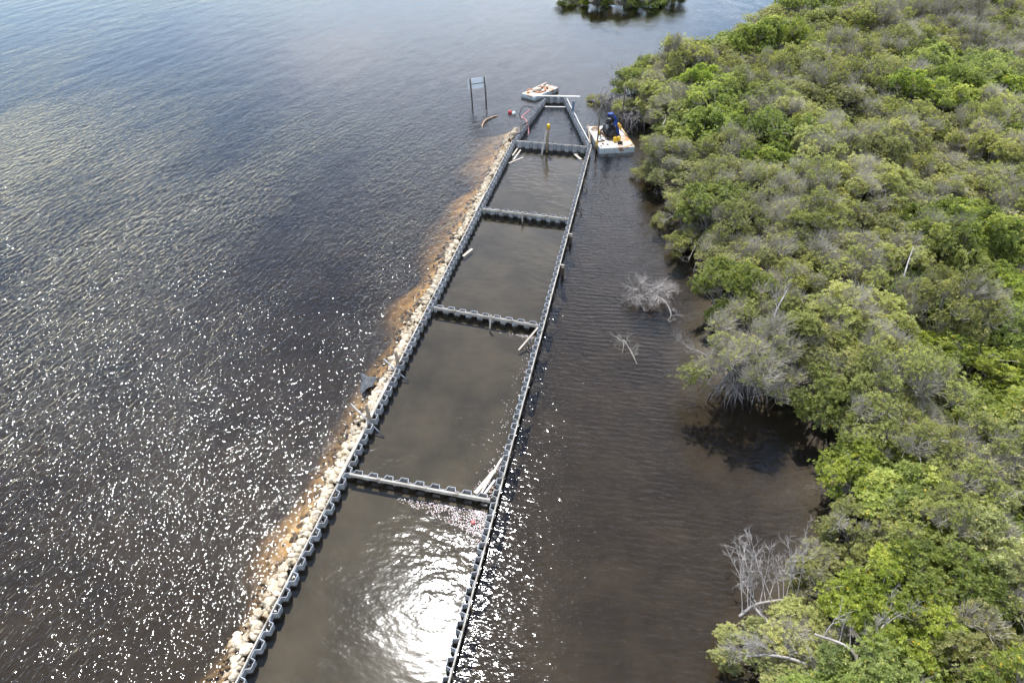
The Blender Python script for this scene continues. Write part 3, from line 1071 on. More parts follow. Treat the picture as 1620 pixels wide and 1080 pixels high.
# ------------------------------------------------------------------ dead wood
def branchy(seed, ctrl, r0, r1, nb, blen, bdir, fork=3, spread=0.5, twl=0.45, pos=(0.1, 1.0)):
    """a main stem through ctrl plus side branches and twigs; returns (stem MB, branch MB)"""
    rs = np.random.RandomState(seed)
    st = curve_pts(ctrl, 6)
    stem = MB()
    stem.tube(st, np.linspace(r0, r1, len(st)), 7)
    br = MB()
    A = np.array([tuple(p) for p in st])
    k = np.linspace(pos[0], pos[1], nb) if nb > 1 else np.array([pos[1]])
    k = np.clip(k + rs.uniform(-0.04, 0.04, nb), 0, 1) * (len(A) - 1)
    i0 = np.floor(k).astype(int).clip(0, len(A) - 2)
    S = A[i0] + (A[i0 + 1] - A[i0]) * (k - i0)[:, None]
    D = unit(np.array(bdir)[None] + rs.normal(0, spread * 0.4, (nb, 3)))
    L = blen * rs.uniform(0.65, 1.15, (nb, 1))
    t = np.linspace(0, 1, 6)[None, :, None]
    wob = np.cumsum(rs.normal(0, 0.05, (nb, 6, 3)), 1) * L[:, None] * 0.95
    P = S[:, None] + D[:, None] * t * L[:, None] + wob * t
    br.add(*tubes(P, np.linspace(1, 0.25, 6)[None] * (r1 * 0.60) * rs.uniform(0.7, 1.1, (nb, 1)), 5))
    # forks
    cur, rad = P, r1 * 0.30
    for lev in range(2):
        n2 = fork
        base = cur[:, 2:].reshape(-1, 3) if lev == 0 else cur[:, 1:].reshape(-1, 3)
        T = unit(np.gradient(cur, axis=1))
        T = T[:, 2:].reshape(-1, 3) if lev == 0 else T[:, 1:].reshape(-1, 3)
        base = np.repeat(base, n2, 0)
        T = np.repeat(T, n2, 0)
        ok = rs.random(len(base)) < (0.75 if lev == 0 else 0.55)
        base, T = base[ok], T[ok]
        d = unit(T + rs.normal(0, spread, T.shape) + np.array([0, 0, 0.15]))
        ln = twl * (1.0 if lev == 0 else 0.5) * rs.uniform(0.5, 1.3, (len(base), 1))
        tt = np.linspace(0, 1, 4)[None, :, None]
        Q = base[:, None] + d[:, None] * tt * ln[:, None] + np.cumsum(rs.normal(0, 0.03, (len(base), 4, 3)), 1) * tt
        br.add(*tubes(Q, np.linspace(1, 0.4, 4)[None] * rad * np.ones((len(base), 1)), 3, cap=False))
        cur, rad = Q, max(0.0045, rad * 0.55)
    return stem, br


def dead_tree(name, label, cat, parts, mat='bleached', group=None):
    t = thing(name, label, cat, parts[0][0].V[0][0] * [1, 1, 0])
    inv = t.location.copy()
    for (stem, br) in parts:
        o = stem.build('limb', M[mat], t, smooth=True)
        o.location = -inv
        if br is not None and br.c:
            o2 = br.build('branchwork', M[mat], t)
            o2.location = -inv
            o2['kind'] = 'stuff'
    return t


# bleached fallen tree near the bottom edge
ft = branchy(1, [(14.4, 13.4, 1.2), (13.3, 14.8, 1.3), (12.4, 16.3, 1.05), (11.65, 18.1, 0.6)], 0.17, 0.075, 5, 0.9, (-0.6, 0.4, 0.4), 2, 0.5, 0.35)
fl = branchy(2, [(11.0, 17.95, 0.05), (11.75, 18.32, 0.45), (12.7, 18.4, 0.7), (13.85, 18.4, 0.95)], 0.085, 0.05, 15, 3.0, (0.03, 0.80, 0.62), 4, 0.5, 0.55, (0.06, 0.98))
ft2 = branchy(3, [(13.3, 14.8, 1.3), (12.2, 15.2, 1.4), (11.2, 15.3, 1.5), (10.4, 15.4, 1.2)], 0.08, 0.04, 9, 1.0, (-0.5, 0.5, 0.5), 3, 0.6, 0.5, (0.3, 1))
dead_tree('fallen_tree', 'bleached fallen tree with a comb of bare upright branches over the water', 'dead tree', [fl, ft, ft2])
bt = branchy(4, [(14.0, 12.8, 0.9), (14.6, 14.3, 2.2), (14.3, 15.0, 2.7), (13.1, 15.6, 2.7)], 0.10, 0.05, 5, 1.2, (0.3, 0.6, 0.5), 2, 0.5, 0.5, (0.3, 0.9))
bt2 = branchy(5, [(14.6, 14.3, 2.2), (15.4, 15.2, 3.0), (16.2, 15.9, 3.5)], 0.07, 0.04, 6, 1.2, (0.5, 0.6, 0.5), 3, 0.5, 0.5, (0.3, 1))
dead_tree('bare_branch', 'forked bare branch rising out of the foliage at the bottom edge', 'branch', [bt, bt2])
# dead brushwood standing in the channel
parts = []
for i in range(32):
    rs_ = random.Random(900 + i)
    a = rs_.uniform(0, 6.28)
    c = Vector((11.0 + rs_.uniform(-1.0, 0.9), 46.0 + rs_.uniform(-0.9, 0.9), -0.5))
    e = c + Vector((math.cos(a) * rs_.uniform(0.5, 1.5), math.sin(a) * rs_.uniform(0.5, 1.3), rs_.uniform(0.45, 1.2)))
    mdl = (c + e) / 2 + Vector((rs_.uniform(-0.2, 0.2), rs_.uniform(-0.2, 0.2), rs_.uniform(0.1, 0.35)))
    parts.append(branchy(910 + i, [c, mdl, e], 0.055, 0.038, 5, 0.9, (math.cos(a) * 0.8, math.sin(a) * 0.8, 0.12), 2, 0.75, 0.45, (0.3, 1)))
parts.append(branchy(930, [(11.6, 45.4, 0.2), (12.1, 44.3, 0.35), (12.3, 43.0, 0.12), (12.0, 42.6, -0.2)], 0.05, 0.03, 7, 0.6, (0.2, -0.7, 0.1), 2, 0.6, 0.4))
dead_tree('brushwood', 'heap of bleached dead branches standing alone in the channel', 'dead branches', parts)
# drowned twig
dead_tree('drowned_twig', 'thin dead twig breaking the surface below the brushwood heap', 'twig',
          [branchy(940, [(8.9, 37.3, -0.2), (8.55, 38.1, 0.25), (8.3, 39.0, 0.35), (8.2, 39.7, 0.2)], 0.03, 0.018, 7, 0.6, (-0.1, 0.5, 0.35), 2, 0.7, 0.4),
           branchy(941, [(8.0, 38.6, -0.2), (8.1, 39.2, 0.3), (7.6, 39.9, 0.35)], 0.025, 0.015, 4, 0.5, (-0.4, 0.5, 0.3), 2, 0.7, 0.35)], 'twig')
# long leaning limbs of the root-cage tree
dead_tree('leaning_limb', 'thick pale limb leaning right out of the root cage tree', 'branch',
          [branchy(950, [(16.4, 33.9, 0.4), (17.0, 35.4, 2.2), (17.6, 37.2, 4.2), (18.6, 38.6, 5.2)], 0.11, 0.05, 7, 1.3, (0.2, 0.5, 0.6), 3, 0.5, 0.5, (0.4, 1)),
           branchy(951, [(15.2, 33.2, 0.3), (13.9, 34.4, 1.6), (12.9, 35.8, 2.0), (12.0, 36.6, 1.9)], 0.05, 0.03, 9, 1.0, (-0.6, 0.4, 0.3), 3, 0.6, 0.5, (0.4, 1))], 'bark')
# front root cage
rs_ = np.random.RandomState(5)
nr = 85
a_ = rs_.uniform(math.pi * 0.95, math.pi * 2.1, nr)
tt = np.linspace(0, 1, 7)[None]
rad_ = rs_.uniform(0.9, 2.3, nr)[:, None] * tt ** 0.8
hz = rs_.uniform(1.0, 2.6, nr)[:, None] * (1 - tt ** 2.1) - 0.7 * tt ** 2
Pq = np.stack([15.3 + rs_.uniform(-0.9, 0.9, nr)[:, None] + rad_ * np.cos(a_)[:, None] * 0.9, 34.4 + rs_.uniform(-0.3, 0.4, nr)[:, None] + rad_ * np.sin(a_)[:, None] * 0.8, hz], -1) + rs_.normal(0, 0.05, (nr, 7, 3))
rc = MB()
rc.add(*tubes(Pq + np.cumsum(rs_.normal(0, 0.05, (nr, 7, 3)), 1), np.full((nr, 7), 0.021) * rs_.uniform(0.6, 1.6, (nr, 1)), 4, cap=False))
o = rc.build('root_cage', M['root'], None, smooth=True)
tree0 = [t for t in bpy.data.objects if t.get('label', '').startswith('broad grey twiggy')][0]
bpy.context.view_layer.update()
o.parent = tree0
o.matrix_parent_inverse = tree0.matrix_world.inverted()

# bent pale branches hanging over the notch of the shore
for i, (ctrl, lab) in enumerate([
    ([(17.4, 56.2, 1.2), (15.9, 56.6, 1.5), (14.9, 57.4, 1.0), (14.2, 57.2, 0.5)], 'pale crooked branch reaching left over the channel'),
    ([(18.0, 54.2, 1.6), (16.8, 53.0, 1.6), (15.9, 52.0, 0.8), (15.3, 51.2, -0.2)], 'bare pale branch dipping into the shaded notch of the shore'),
    ([(17.4, 51.6, 1.4), (16.4, 50.9, 1.2), (15.6, 49.9, 0.2)], 'thin bare branch low over the notch water'),
    ([(17.4, 76.6, 3.4), (16.6, 74.6, 2.4), (15.8, 72.4, 0.9)], 'straight pale stick slanting from the foliage right of the barge'),
    ([(19.3, 24.9, 0.9), (18.4, 25.6, 1.1), (17.8, 26.0, 0.7), (17.7, 25.4, -0.2)], 'looping dead twig at the bank edge'),
    ([(18.6, 22.6, 1.0), (17.9, 22.9, 1.1), (17.2, 22.5, 0.4), (17.1, 22.1, -0.3)], 'small bent white twig at the bank below the looping twig'),
    ([(13.6, 90.0, 0.2), (13.8, 91.6, 2.0), (14.4, 93.4, 4.2), (15.0, 94.4, 5.2)], 'tall leaning bare stem at the tip of the shore'),
    ([(12.6, 90.4, 0.2), (12.8, 92.0, 1.8), (13.4, 93.6, 3.6)], 'shorter leaning bare stem at the tip of the shore'),
    ([(20.9, 38.8, 3.6), (19.6, 37.4, 3.2), (18.6, 35.8, 2.0)], 'grey bare limb across the green foliage behind the root cage'),
    ([(27.2, 40.2, 5.3), (28.0, 41.6, 5.9), (28.9, 43.0, 6.1)], 'white forked branch on top of the canopy'),
]):
    r0 = 0.06 if i not in (6, 7) else 0.08
    dead_tree('bare_branch', lab, 'branch', [branchy(960 + i, ctrl, r0, 0.03, 4, 0.8, tuple((Vector(ctrl[-1]) - Vector(ctrl[0])).normalized() * 0.6 + Vector((0, 0, 0.3))), 2, 0.6, 0.4, (0.4, 1))],
              'bleached' if i in (0, 1, 2, 3, 4, 5) else 'bark')
# dark root tangle behind the barge
rs_ = np.random.RandomState(8)
for cx_, cy_, n_, lab in ((15.0, 84.2, 90, 'dark tangle of mangrove roots right behind the barge'), (13.0, 90.6, 70, 'dark root tangle at the tip of the shore right of the white board')):
    a_ = rs_.uniform(0, 6.28, n_)
    rad_ = rs_.uniform(0.6, 2.0, n_)[:, None] * tt ** 0.8
    hz = rs_.uniform(0.6, 2.0, n_)[:, None] * (1 - tt ** 2.1) - 0.6 * tt ** 2
    ox, oy = rs_.normal(0, 0.8, n_)[:, None], rs_.normal(0, 1.0, n_)[:, None]
    Pq = np.stack([ox + rad_ * np.cos(a_)[:, None], oy + rad_ * np.sin(a_)[:, None], hz], -1) + rs_.normal(0, 0.06, (n_, 7, 3))
    rc = MB()
    rc.add(*tubes(Pq, np.full((n_, 7), 0.03) * rs_.uniform(0.7, 1.5, (n_, 1)), 4, cap=False))
    o = rc.build('root_tangle', M['root'], None, smooth=True)
    o.location = (cx_, cy_, 0)
    tag(o, lab, 'roots')

# ------------------------------------------------------------------ work barge and its load
BR = R(7)
barge = thing('work_barge', 'pale flat work barge with rust stains moored beside the slanting wall', 'barge', (11.55, 78.3, 0), BR)
bw, bl, bh = 4.15, 6.9, 0.62
for k, (y0, y1) in enumerate(((-bl / 2, -0.02), (0.02, bl / 2))):
    MB().box((0, (y0 + y1) / 2, bh / 2 - 0.22), (bw, y1 - y0, bh + 0.44), bevel=0.06).build('pontoon', M['hull'], barge)
    MB().box((0, (y0 + y1) / 2, bh + 0.014), (bw - 0.14, y1 - y0 - 0.12, 0.022), bevel=0.006).build('deck_plate', M['deck'], barge)
for sx_ in (-1, 1):
    MB().box((sx_ * (bw / 2 - 0.06), 0, bh + 0.035), (0.07, bl - 0.3, 0.06), bevel=0.012).build('toe_rail', M['ochre'] if sx_ > 0 else M['deck'], barge)
for (px, py, zt, tilt) in ((-bw / 2 - 0.12, -bl / 2 + 0.9, 5.1, 0.03), (bw / 2 - 0.35, bl / 2 - 1.5, 6.0, 0.02)):
    sp = MB().tube([(px, py, -1.4), (px + tilt * 3, py, zt / 2), (px + tilt * 5, py, zt)], 0.085, 10).build('spud_pole', M['darkwood'], barge, smooth=True)
    MB().tube([(px, py, 0.2), (px, py, 1.25)], 0.125, 10).build('spud_sleeve', M['ochre'], sp, smooth=True)
for (px, py) in ((-1.8, -3.1), (1.8, -3.1), (1.8, 3.1)):
    MB().tube([(px, py, bh), (px, py, bh + 0.24)], 0.05, 8).box((px, py, bh + 0.2), (0.3, 0.06, 0.06)).build('cleat', M['grey_metal'], barge)


def on_barge(x, y, z=0.0):
    c, s = math.cos(BR), math.sin(BR)
    return (11.55 + x * c - y * s, 78.3 + x * s + y * c, bh + 0.026 + z)


# the dark machine: pump and engine on a skid
pu = thing('pump_unit', 'tall black engine driven pump heaped with hoses on the barge deck', 'pump', on_barge(-0.1, -0.1), BR + 0.2)
mb = MB()
for sx_ in (-0.55, 0.55):
    mb.box((sx_, 0, 0.09), (0.12, 2.3, 0.18), bevel=0.01)
for y_ in (-1.0, 0.0, 1.0):
    mb.box((0, y_, 0.09), (1.0, 0.1, 0.12))
mb.build('skid', M['rust'], pu)
MB().box((0, 0.3, 0.72), (0.85, 1.25, 0.95), bevel=0.06).box((0, 0.3, 1.3), (0.6, 0.9, 0.25), bevel=0.05).build('engine_block', M['blacksteel'], pu)
mb = MB().box((0, 1.02, 0.75), (0.95, 0.14, 1.0), bevel=0.02)
for z_ in np.arange(0.35, 1.2, 0.09):
    mb.box((0, 1.10, z_), (0.85, 0.03, 0.03))
mb.build('radiator', M['grey_metal'], pu)
MB().tube([(0, -0.35, 0.6), (0, -0.5, 0.6), (0, -0.9, 0.6), (0, -0.95, 0.6)], [0.2, 0.42, 0.42, 0.2], 16).tube([(0.3, -0.7, 0.7), (0.3, -0.7, 1.3), (0.3, -0.75, 1.5)], 0.12, 10).build('pump_casing', M['blacksteel'], pu, smooth=True)
MB().tube([(-0.25, 0.4, 1.35), (-0.25, 0.4, 1.9), (-0.25, 0.35, 2.1)], 0.06, 8).build('exhaust', M['rust'], pu, smooth=True)
mb = MB()
for i in range(4):
    x_, y_ = ((-0.5, -0.2), (0.5, -0.2), (-0.5, 0.9), (0.5, 0.9))[i]
    mb.tube([(x_, y_, 0.15), (x_ * 0.5, y_ * 0.5 + 0.15, 2.35)], 0.045, 6)
mb.build('lifting_frame', M['blacksteel'], pu, smooth=True)
MB().box((-0.5, -0.1, 1.25), (0.22, 0.4, 0.45), bevel=0.03).build('control_box', M['grey_metal'], pu)
for i in range(6):
    rg = random.Random(40 + i)
    a0 = rg.uniform(0, 6.28)
    pts = [(0.25 * math.cos(a0), 0.3 * math.sin(a0) + 0.2, 1.75 - 0.1 * i)]
    for j in range(1, 5):
        a0 += rg.uniform(0.3, 0.9)
        rr_ = 0.35 + 0.24 * j
        pts.append((rr_ * math.cos(a0), 0.25 + rr_ * math.sin(a0) * 1.15, max(0.06, 1.65 - 0.42 * j + rg.uniform(-0.1, 0.1))))
    MB().tube(curve_pts(pts, 6), 0.065, 7).build('hose', M['rubber'], pu, smooth=True)
MB().sphere((0.0, 0.2, 1.95), (0.50, 0.5, 0.42), 2, 0.22, 3).build('hose_bundle', M['rubber'], pu)
# blue tarp slung over the pump's right side
n = 14
V = []
rg = random.Random(9)
for i in range(n):
    for j in range(n):
        a, b = i / (n - 1), j / (n - 1)
        x_ = 0.0 + 0.62 * b + 0.55 * a + 0.05 * math.sin(b * 14 + a * 5)
        y_ = 0.35 - 0.75 * a - 0.25 * (1 - b) + 0.08 * math.sin(b * 9 + a * 3)
        z_ = 2.5 - 2.4 * a ** 0.9 - 0.35 * b * (1 - a) + 0.06 * math.sin(b * 17)
        V.append((x_, y_, max(0.03, z_)))
idx = np.arange(n * n).reshape(n, n)
q = np.stack([idx[:-1, :-1], idx[1:, :-1], idx[1:, 1:], idx[:-1, 1:]], -1).reshape(-1, 4)
me = mesh_np('blue_tarp', np.array(V), q, M['blue'], smooth=True)
o = obj('blue_tarp', me, None, on_barge(0.0, 0.0), (0, 0, BR))
sm = o.modifiers.new('thick', 'SOLIDIFY')
sm.thickness = 0.03
tag(o, 'bright blue tarp draped over the right side of the black pump', 'tarp')
o = MB().sphere((0, 0, 0), (0.36, 0.30, 0.20), 2, 0.28, 4).build('blue_bundle', M['blue'], None, smooth=False)
o.location = on_barge(-0.1, 0.3, 2.5)
tag(o, 'blue bundle on top of the black pump', 'bundle')


def jerry(loc, rz, label, s=1.0):
    t = thing('jerry_can', label, 'jerry can', loc, rz, 'yellow cans on the barge')
    t.scale = (s,) * 3
    MB().box((0, 0, 0.24), (0.36, 0.22, 0.46), bevel=0.05).build('can_body', M['yellow'], t, smooth=False)
    MB().tube([(-0.1, 0, 0.45), (-0.1, 0, 0.54), (0.1, 0, 0.54), (0.1, 0, 0.45)], 0.022, 6).build('handle', M['yellow'], t)
    MB().tube([(0.14, 0, 0.46), (0.14, 0, 0.53)], 0.04, 8).build('cap', M['rubber'], t)


jerry(on_barge(0.15, -1.75), 0.3, 'yellow can in front of the black pump, left of the pair', 1.15)
jerry(on_barge(0.62, -1.62), -0.5, 'yellow can in front of the black pump, right of the pair', 1.15)
jerry(on_barge(-1.15, 0.75), 1.0, 'yellow can behind the left side of the black pump')
jerry(on_barge(1.55, 2.45), 0.8, 'yellow can at the foot of the right barge pole', 1.2)


def coil(loc, r, mat, label, turns=4, cat='hose', rr0=0.035):
    pts = [(r * (1 + 0.05 * math.sin(i * 1.7)) * math.cos(i * 0.35), r * math.sin(i * 0.35), 0.03 + 0.012 * i * 0.35) for i in range(int(turns * 18))]
    o = MB().tube(pts, rr0, 6).build('hose_coil', mat, None, smooth=True)
    o.location = loc
    return tag(o, label, cat)


coil(on_barge(0.55, -2.55), 0.26, M['rubber'], 'small dark coil near the front edge of the barge')
coil(on_barge(-1.35, 2.2), 0.42, M['tanhose'], 'tan hose loop on the left rear of the barge deck', 2)
rg = random.Random(14)
for i, (x_, y_, l_, lab) in enumerate([(-1.5, -1.5, 0.8, 'short dark timber left of the pump on the barge deck'), (-1.2, -1.0, 0.9, 'grey bar beside the pump hoses on the barge deck'), (-1.4, -2.3, 0.3, 'small brown block near the left front of the barge'),
                                       (-0.9, -2.5, 0.25, 'second brown block near the left front of the barge'), (-1.0, 2.9, 0.9, 'brown board at the rear edge of the barge'), (0.2, 3.0, 0.7, 'rusty bar at the rear edge of the barge')]):
    o = MB().box((0, 0, 0.07), (l_, 0.12, 0.12), bevel=0.012).build('timber', M[('darkwood', 'grey_metal', 'rust', 'brownwood', 'brownwood', 'rust')[i]])
    o.location = on_barge(x_, y_)
    o.rotation_euler = (0, 0, rg.uniform(0, 3.1))
    tag(o, lab, 'timber')
# leaning dark timber between wall corner and barge
o = MB().tube([tuple(W(8.9, 51.4, 1.0)), tuple(W(8.05, 57.0, 1.0))], 0.09, 6).build('timber', M['brownwood'])
tag(o, 'long brown timber along the wall top beside the barge', 'timber')

# ------------------------------------------------------------------ raft at the far end
ra = thing('work_raft', 'small pale raft piled with timber and orange hose beyond the end wall', 'raft', (3.9, 95.6, 0), R(50))
ra.scale = (0.84, 0.84, 0.9)
for k in (-1, 1):
    MB().box((k * 1.6, 0, 0.16), (3.12, 2.9, 0.7), bevel=0.06).build('pontoon', M['hull'], ra)
    MB().box((k * 1.6, 0, 0.525), (3.0, 2.75, 0.022), bevel=0.006).build('deck_plate', M['deck'], ra)


def on_raft(x, y, z=0.0):
    c, s = math.cos(R(50)), math.sin(R(50))
    x, y = x * 0.84, y * 0.84
    return (3.9 + x * c - y * s, 95.6 + x * s + y * c, 0.49 + z)


for i, (x_, y_, z_, l_, a_, tl_, lab) in enumerate([
    (0.3, 0.6, 0.10, 3.6, 0.1, 0.04, 'long pale timber lying across the raft'), (0.2, 0.2, 0.12, 3.2, 0.32, 0.07, 'pale timber crossing the others on the raft'), (0.9, 0.9, 0.22, 2.8, -0.1, 0.10, 'raised pale timber at the rear of the raft'),
        (1.5, 0.1, 0.12, 1.2, 1.2, 0.0, 'short dark timber on the right half of the raft'), (1.0, -0.3, 0.14, 1.1, 0.7, 0.0, 'short brown timber in the middle of the raft')]):
    o = MB().box((0, 0, 0), (l_, 0.2, 0.16), bevel=0.012).build('timber', M[('plank', 'plank', 'plank', 'darkwood', 'brownwood')[i]])
    o.location = on_raft(x_, y_, z_)
    o.rotation_euler = (0, -tl_, R(50) + a_)
    tag(o, lab, 'timber')
pts = [on_raft(*p) for p in ((-2.6, 0.5, 0.1), (-2.0, 0.9, 0.35), (-1.2, 0.6, 0.2), (-1.4, -0.6, 0.12), (-0.4, -0.9, 0.1), (0.6, -0.7, 0.15), (1.0, 0.1, 0.25), (0.2, 0.4, 0.3))]
tag(MB().tube(curve_pts(pts, 8), 0.085, 8).build('orange_hose', M['orange'], None, smooth=True), 'orange hose looped over the raft deck', 'hose')
o = MB().sphere((0, 0, 0), (0.85, 0.35, 0.22), 2, 0.08, 2).build('sandbag', M['plank'])
o.location = on_raft(-0.6, 0.2, 0.2)
o.rotation_euler = (0, 0, 0.8)
tag(o, 'pale filled bag inside the hose loop on the raft', 'bag')
# white board across the end
a, b = W(-0.2, 66.55, 0.95), W(5.9, 67.35, 0.95)
o = MB().box((0, 0, 0), ((b - a).length, 0.3, 0.12), bevel=0.015).build('white_board', M['wale_pale'])
o.location = (a + b) / 2
o.rotation_euler = (0, 0, math.atan2((b - a).y, (b - a).x))
tag(o, 'long white board laid across the end wall towards the mangroves', 'board')
a, b = W(1.55, 65.2, 0.05), W(4.3, 65.6, 0.05)
o = MB().box((0, 0, 0), ((b - a).length, 0.16, 0.1), bevel=0.012).build('floating_board', M['wale_pale'])
o.location = (a + b) / 2
o.rotation_euler = (0, 0, math.atan2((b - a).y, (b - a).x))
tag(o, 'pale board floating just inside the end wall', 'board')

# ------------------------------------------------------------------ sign in the lagoon
pA, pB = Vector((-5.17, 90.14, 0)), Vector((-3.37, 91.0, 0))
sg = thing('sign_board', 'pale blue backed sign on two dark posts standing in the lagoon', 'sign', (pA + pB) / 2, math.atan2(pB.y - pA.y, pB.x - pA.x))
hw = (pB - pA).length / 2
for sx_ in (-1, 1):
    MB().tube([(sx_ * hw + 0.0, 0, -1.6), (sx_ * hw - 0.12, 0, 1.8), (sx_ * hw - 0.26, 0, 3.72)], [0.10, 0.10, 0.09], 10).build('post', M['darkwood'], sg, smooth=True)
MB().box((-0.24, 0.125, 2.98), (hw * 2 + 0.55, 0.03, 1.34), bevel=0.006).build('panel', M['signback'], sg)
MB().box((-0.24, 0.09, 2.95), (hw * 2 - 0.1, 0.04, 0.07)).build('rail', M['darkwood'], sg)

# ------------------------------------------------------------------ buoys, hoses, posts, planks
for (x_, y_, mt_, lab) in ((-0.27, 88.0, 'red', 'red round buoy floating off the slanting wall'), (0.24, 87.55, 'white', 'white round buoy floating beside the red one')):
    t = thing('buoy', lab, 'buoy', (x_, y_, 0.1), 0, 'pair of buoys')
    MB().sphere((0, 0, 0), (0.27, 0.27, 0.27), 3).build('float_ball', M[mt_], t, smooth=True)
    MB().tube([(0, 0, 0.24), (0, 0, 0.36)], 0.05, 8).build('eye', M[mt_], t)
tag(MB().tube(curve_pts([tuple(W(-5.0, 56.6, -0.05)), tuple(W(-5.05, 57.8, 0.1)), tuple(W(-4.9, 59.0, 0.12)), tuple(W(-4.3, 60.2, 0.1)), tuple(W(-3.9, 60.7, 0.0))], 8), 0.09, 8).build('floating_hose', M['tanhose'], None, smooth=True),
    'curved faded orange hose floating in the lagoon below the sign', 'hose')
tag(MB().tube(curve_pts([tuple(W(0.25, 60.9, 0.95)), tuple(W(-0.2, 59.4, 0.85)), tuple(W(-0.25, 58.2, 0.9)), tuple(W(0.45, 57.2, 1.0)), tuple(W(0.95, 56.2, 0.15)), tuple(W(1.0, 55.6, -0.2))], 8), 0.08, 8).build('pink_hose', M['pink'], None, smooth=True),
    'faded pink hose hanging over the left slanting wall', 'hose')
tag(MB().tube(curve_pts([tuple(W(0.5, 61.9, 1.0)), tuple(W(-0.6, 61.4, 1.2)), tuple(W(-0.9, 60.2, 0.6)), tuple(W(-0.5, 59.6, 0.1))], 8), 0.05, 6).build('black_hose', M['rubber'], None, smooth=True),
    'thin black hose arching off the left slanting wall', 'hose')
tag(MB().tube(curve_pts([tuple(W(0.75, 56.8, 0.9)), tuple(W(0.2, 55.2, 0.95)), tuple(W(0.5, 53.9, 0.75)), tuple(W(0.1, 52.6, 0.95)), tuple(W(0.0, 51.6, 0.95))], 8), 0.06, 6).build('black_hose', M['rubber'], None, smooth=True),
    'black cable lying along the top of the left slanting wall', 'hose')
# yellow capped pile
pl = thing('timber_pile', 'timber pile with yellow top standing at the far cross wall', 'pile', W(4.05, 50.45, 0))
MB().tube([(0, 0, -1.5), (0.05, 0.0, 1.2), (0.12, 0.0, 2.75)], 0.15, 12).build('shaft', M['brownwood'], pl, smooth=True)
MB().tube([(0.118, 0.0, 2.70), (0.13, 0.0, 3.15), (0.13, 0.0, 3.22)], [0.19, 0.19, 0.12], 12).build('yellow_cap', M['yellow'], pl, smooth=True)


def plank(a, b, w, h, mat, label, name='plank', cat='plank'):
    a, b = Vector(a), Vector(b)
    d = b - a
    o = MB().box((0, 0, 0), (d.length, w, h), bevel=min(w, h) * 0.12).build(name, M[mat])
    o.location = (a + b) / 2
    o.rotation_euler = d.to_track_quat('X', 'Z').to_euler()
    return tag(o, label, cat)


plank(W(3.6, 49.5, -0.25), W(3.98, 50.2, 2.5), 0.16, 0.06, 'plank', 'pale plank leaning against the yellow capped pile')
plank(W(0.42, 48.5, 0.01), W(0.62, 50.75, 0.03), 0.16, 0.06, 'plank', 'left one of two floating sticks by the far cross wall')
plank(W(0.75, 47.4, 0.01), W(1.05, 50.3, 0.03), 0.16, 0.06, 'plank', 'right one of two floating sticks by the far cross wall')
plank(W(0.45, 46.35, 0.02), W(1.7, 48.3, 0.02), 0.15, 0.06, 'plank', 'floating stick lying apart below the other two')
plank(W(7.35, 50.2, 0.03), W(8.2, 48.9, 0.03), 0.30, 0.07, 'plank', 'short pale plank floating at the right of the far cross wall')
plank(W(7.2, 50.35, 0.03), W(7.7, 50.4, 0.03), 0.2, 0.07, 'plank', 'stub of plank touching the far cross wall')
plank(W(0.42, 25.9, 0.02), W(0.9, 27.3, 0.02), 0.24, 0.1, 'plank', 'single pale plank floating in the third cell')
plank(W(7.6, 0.45, 0.05), W(8.35, 2.3, 0.1), 0.26, 0.06, 'plank', 'wide plank afloat in the corner of the nearest cross wall')
plank(W(7.92, 0.35, 0.12), W(8.66, 2.9, 0.6), 0.13, 0.06, 'plank', 'narrow plank propped on the right wall above the wide plank')
plank(W(8.05, 0.3, 0.05), W(8.5, 1.6, 0.1), 0.14, 0.06, 'wale_pale', 'third shorter plank afloat in the same corner')
plank(W(7.62, 13.9, 0.0), W(8.7, 15.9, 0.74), 0.13, 0.07, 'plank', 'plank sloping from the right wall into the second cell')
plank(W(8.2, 14.5, -0.9), W(8.2, 14.5, 0.42), 0.11, 0.11, 'darkwood', 'dark stake standing under the sloping plank', 'stake', 'stake')
plank(W(4.4, 33.25, -0.9), W(4.35, 33.2, 1.05), 0.12, 0.10, 'plank', 'stake leaning on the near side of the third cross wall', 'stake', 'stake')
plank(W(4.95, 15.9, -0.9), W(5.05, 16.35, 1.05), 0.12, 0.10, 'plank', 'stake leaning on the near side of the second cross wall', 'stake', 'stake')
# posts with crossing pipes on the left wall
for (uu, vv, zt, ca, cb, lab1, lab2) in (
    (-0.22, 10.1, 1.55, W(-1.15, 10.0, 0.95), W(0.75, 9.3, -0.2), 'upper brown post rising from the rocks at the left wall', 'thin pipe crossing the left wall at the upper brown post'),
        (-0.22, 4.5, 1.7, W(-1.6, 5.1, 1.15), W(0.85, 4.0, -0.25), 'lower brown post rising from the rocks at the left wall', 'thin pipe crossing the left wall at the lower brown post')):
    o = MB().tube([tuple(W(uu, vv, -0.6)), tuple(W(uu - 0.02, vv + 0.08, 0.6)), tuple(W(uu - 0.1, vv + 0.15, zt))], [0.13, 0.13, 0.12], 9).build('timber_post', M['brownwood'], None, smooth=True)
    tag(o, lab1, 'post', 'posts at the left wall')
    o = MB().tube([tuple(ca), tuple(cb)], 0.05, 7).build('pipe', M['grey_metal'], None, smooth=True)
    tag(o, lab2, 'pipe', 'pipes across the left wall')
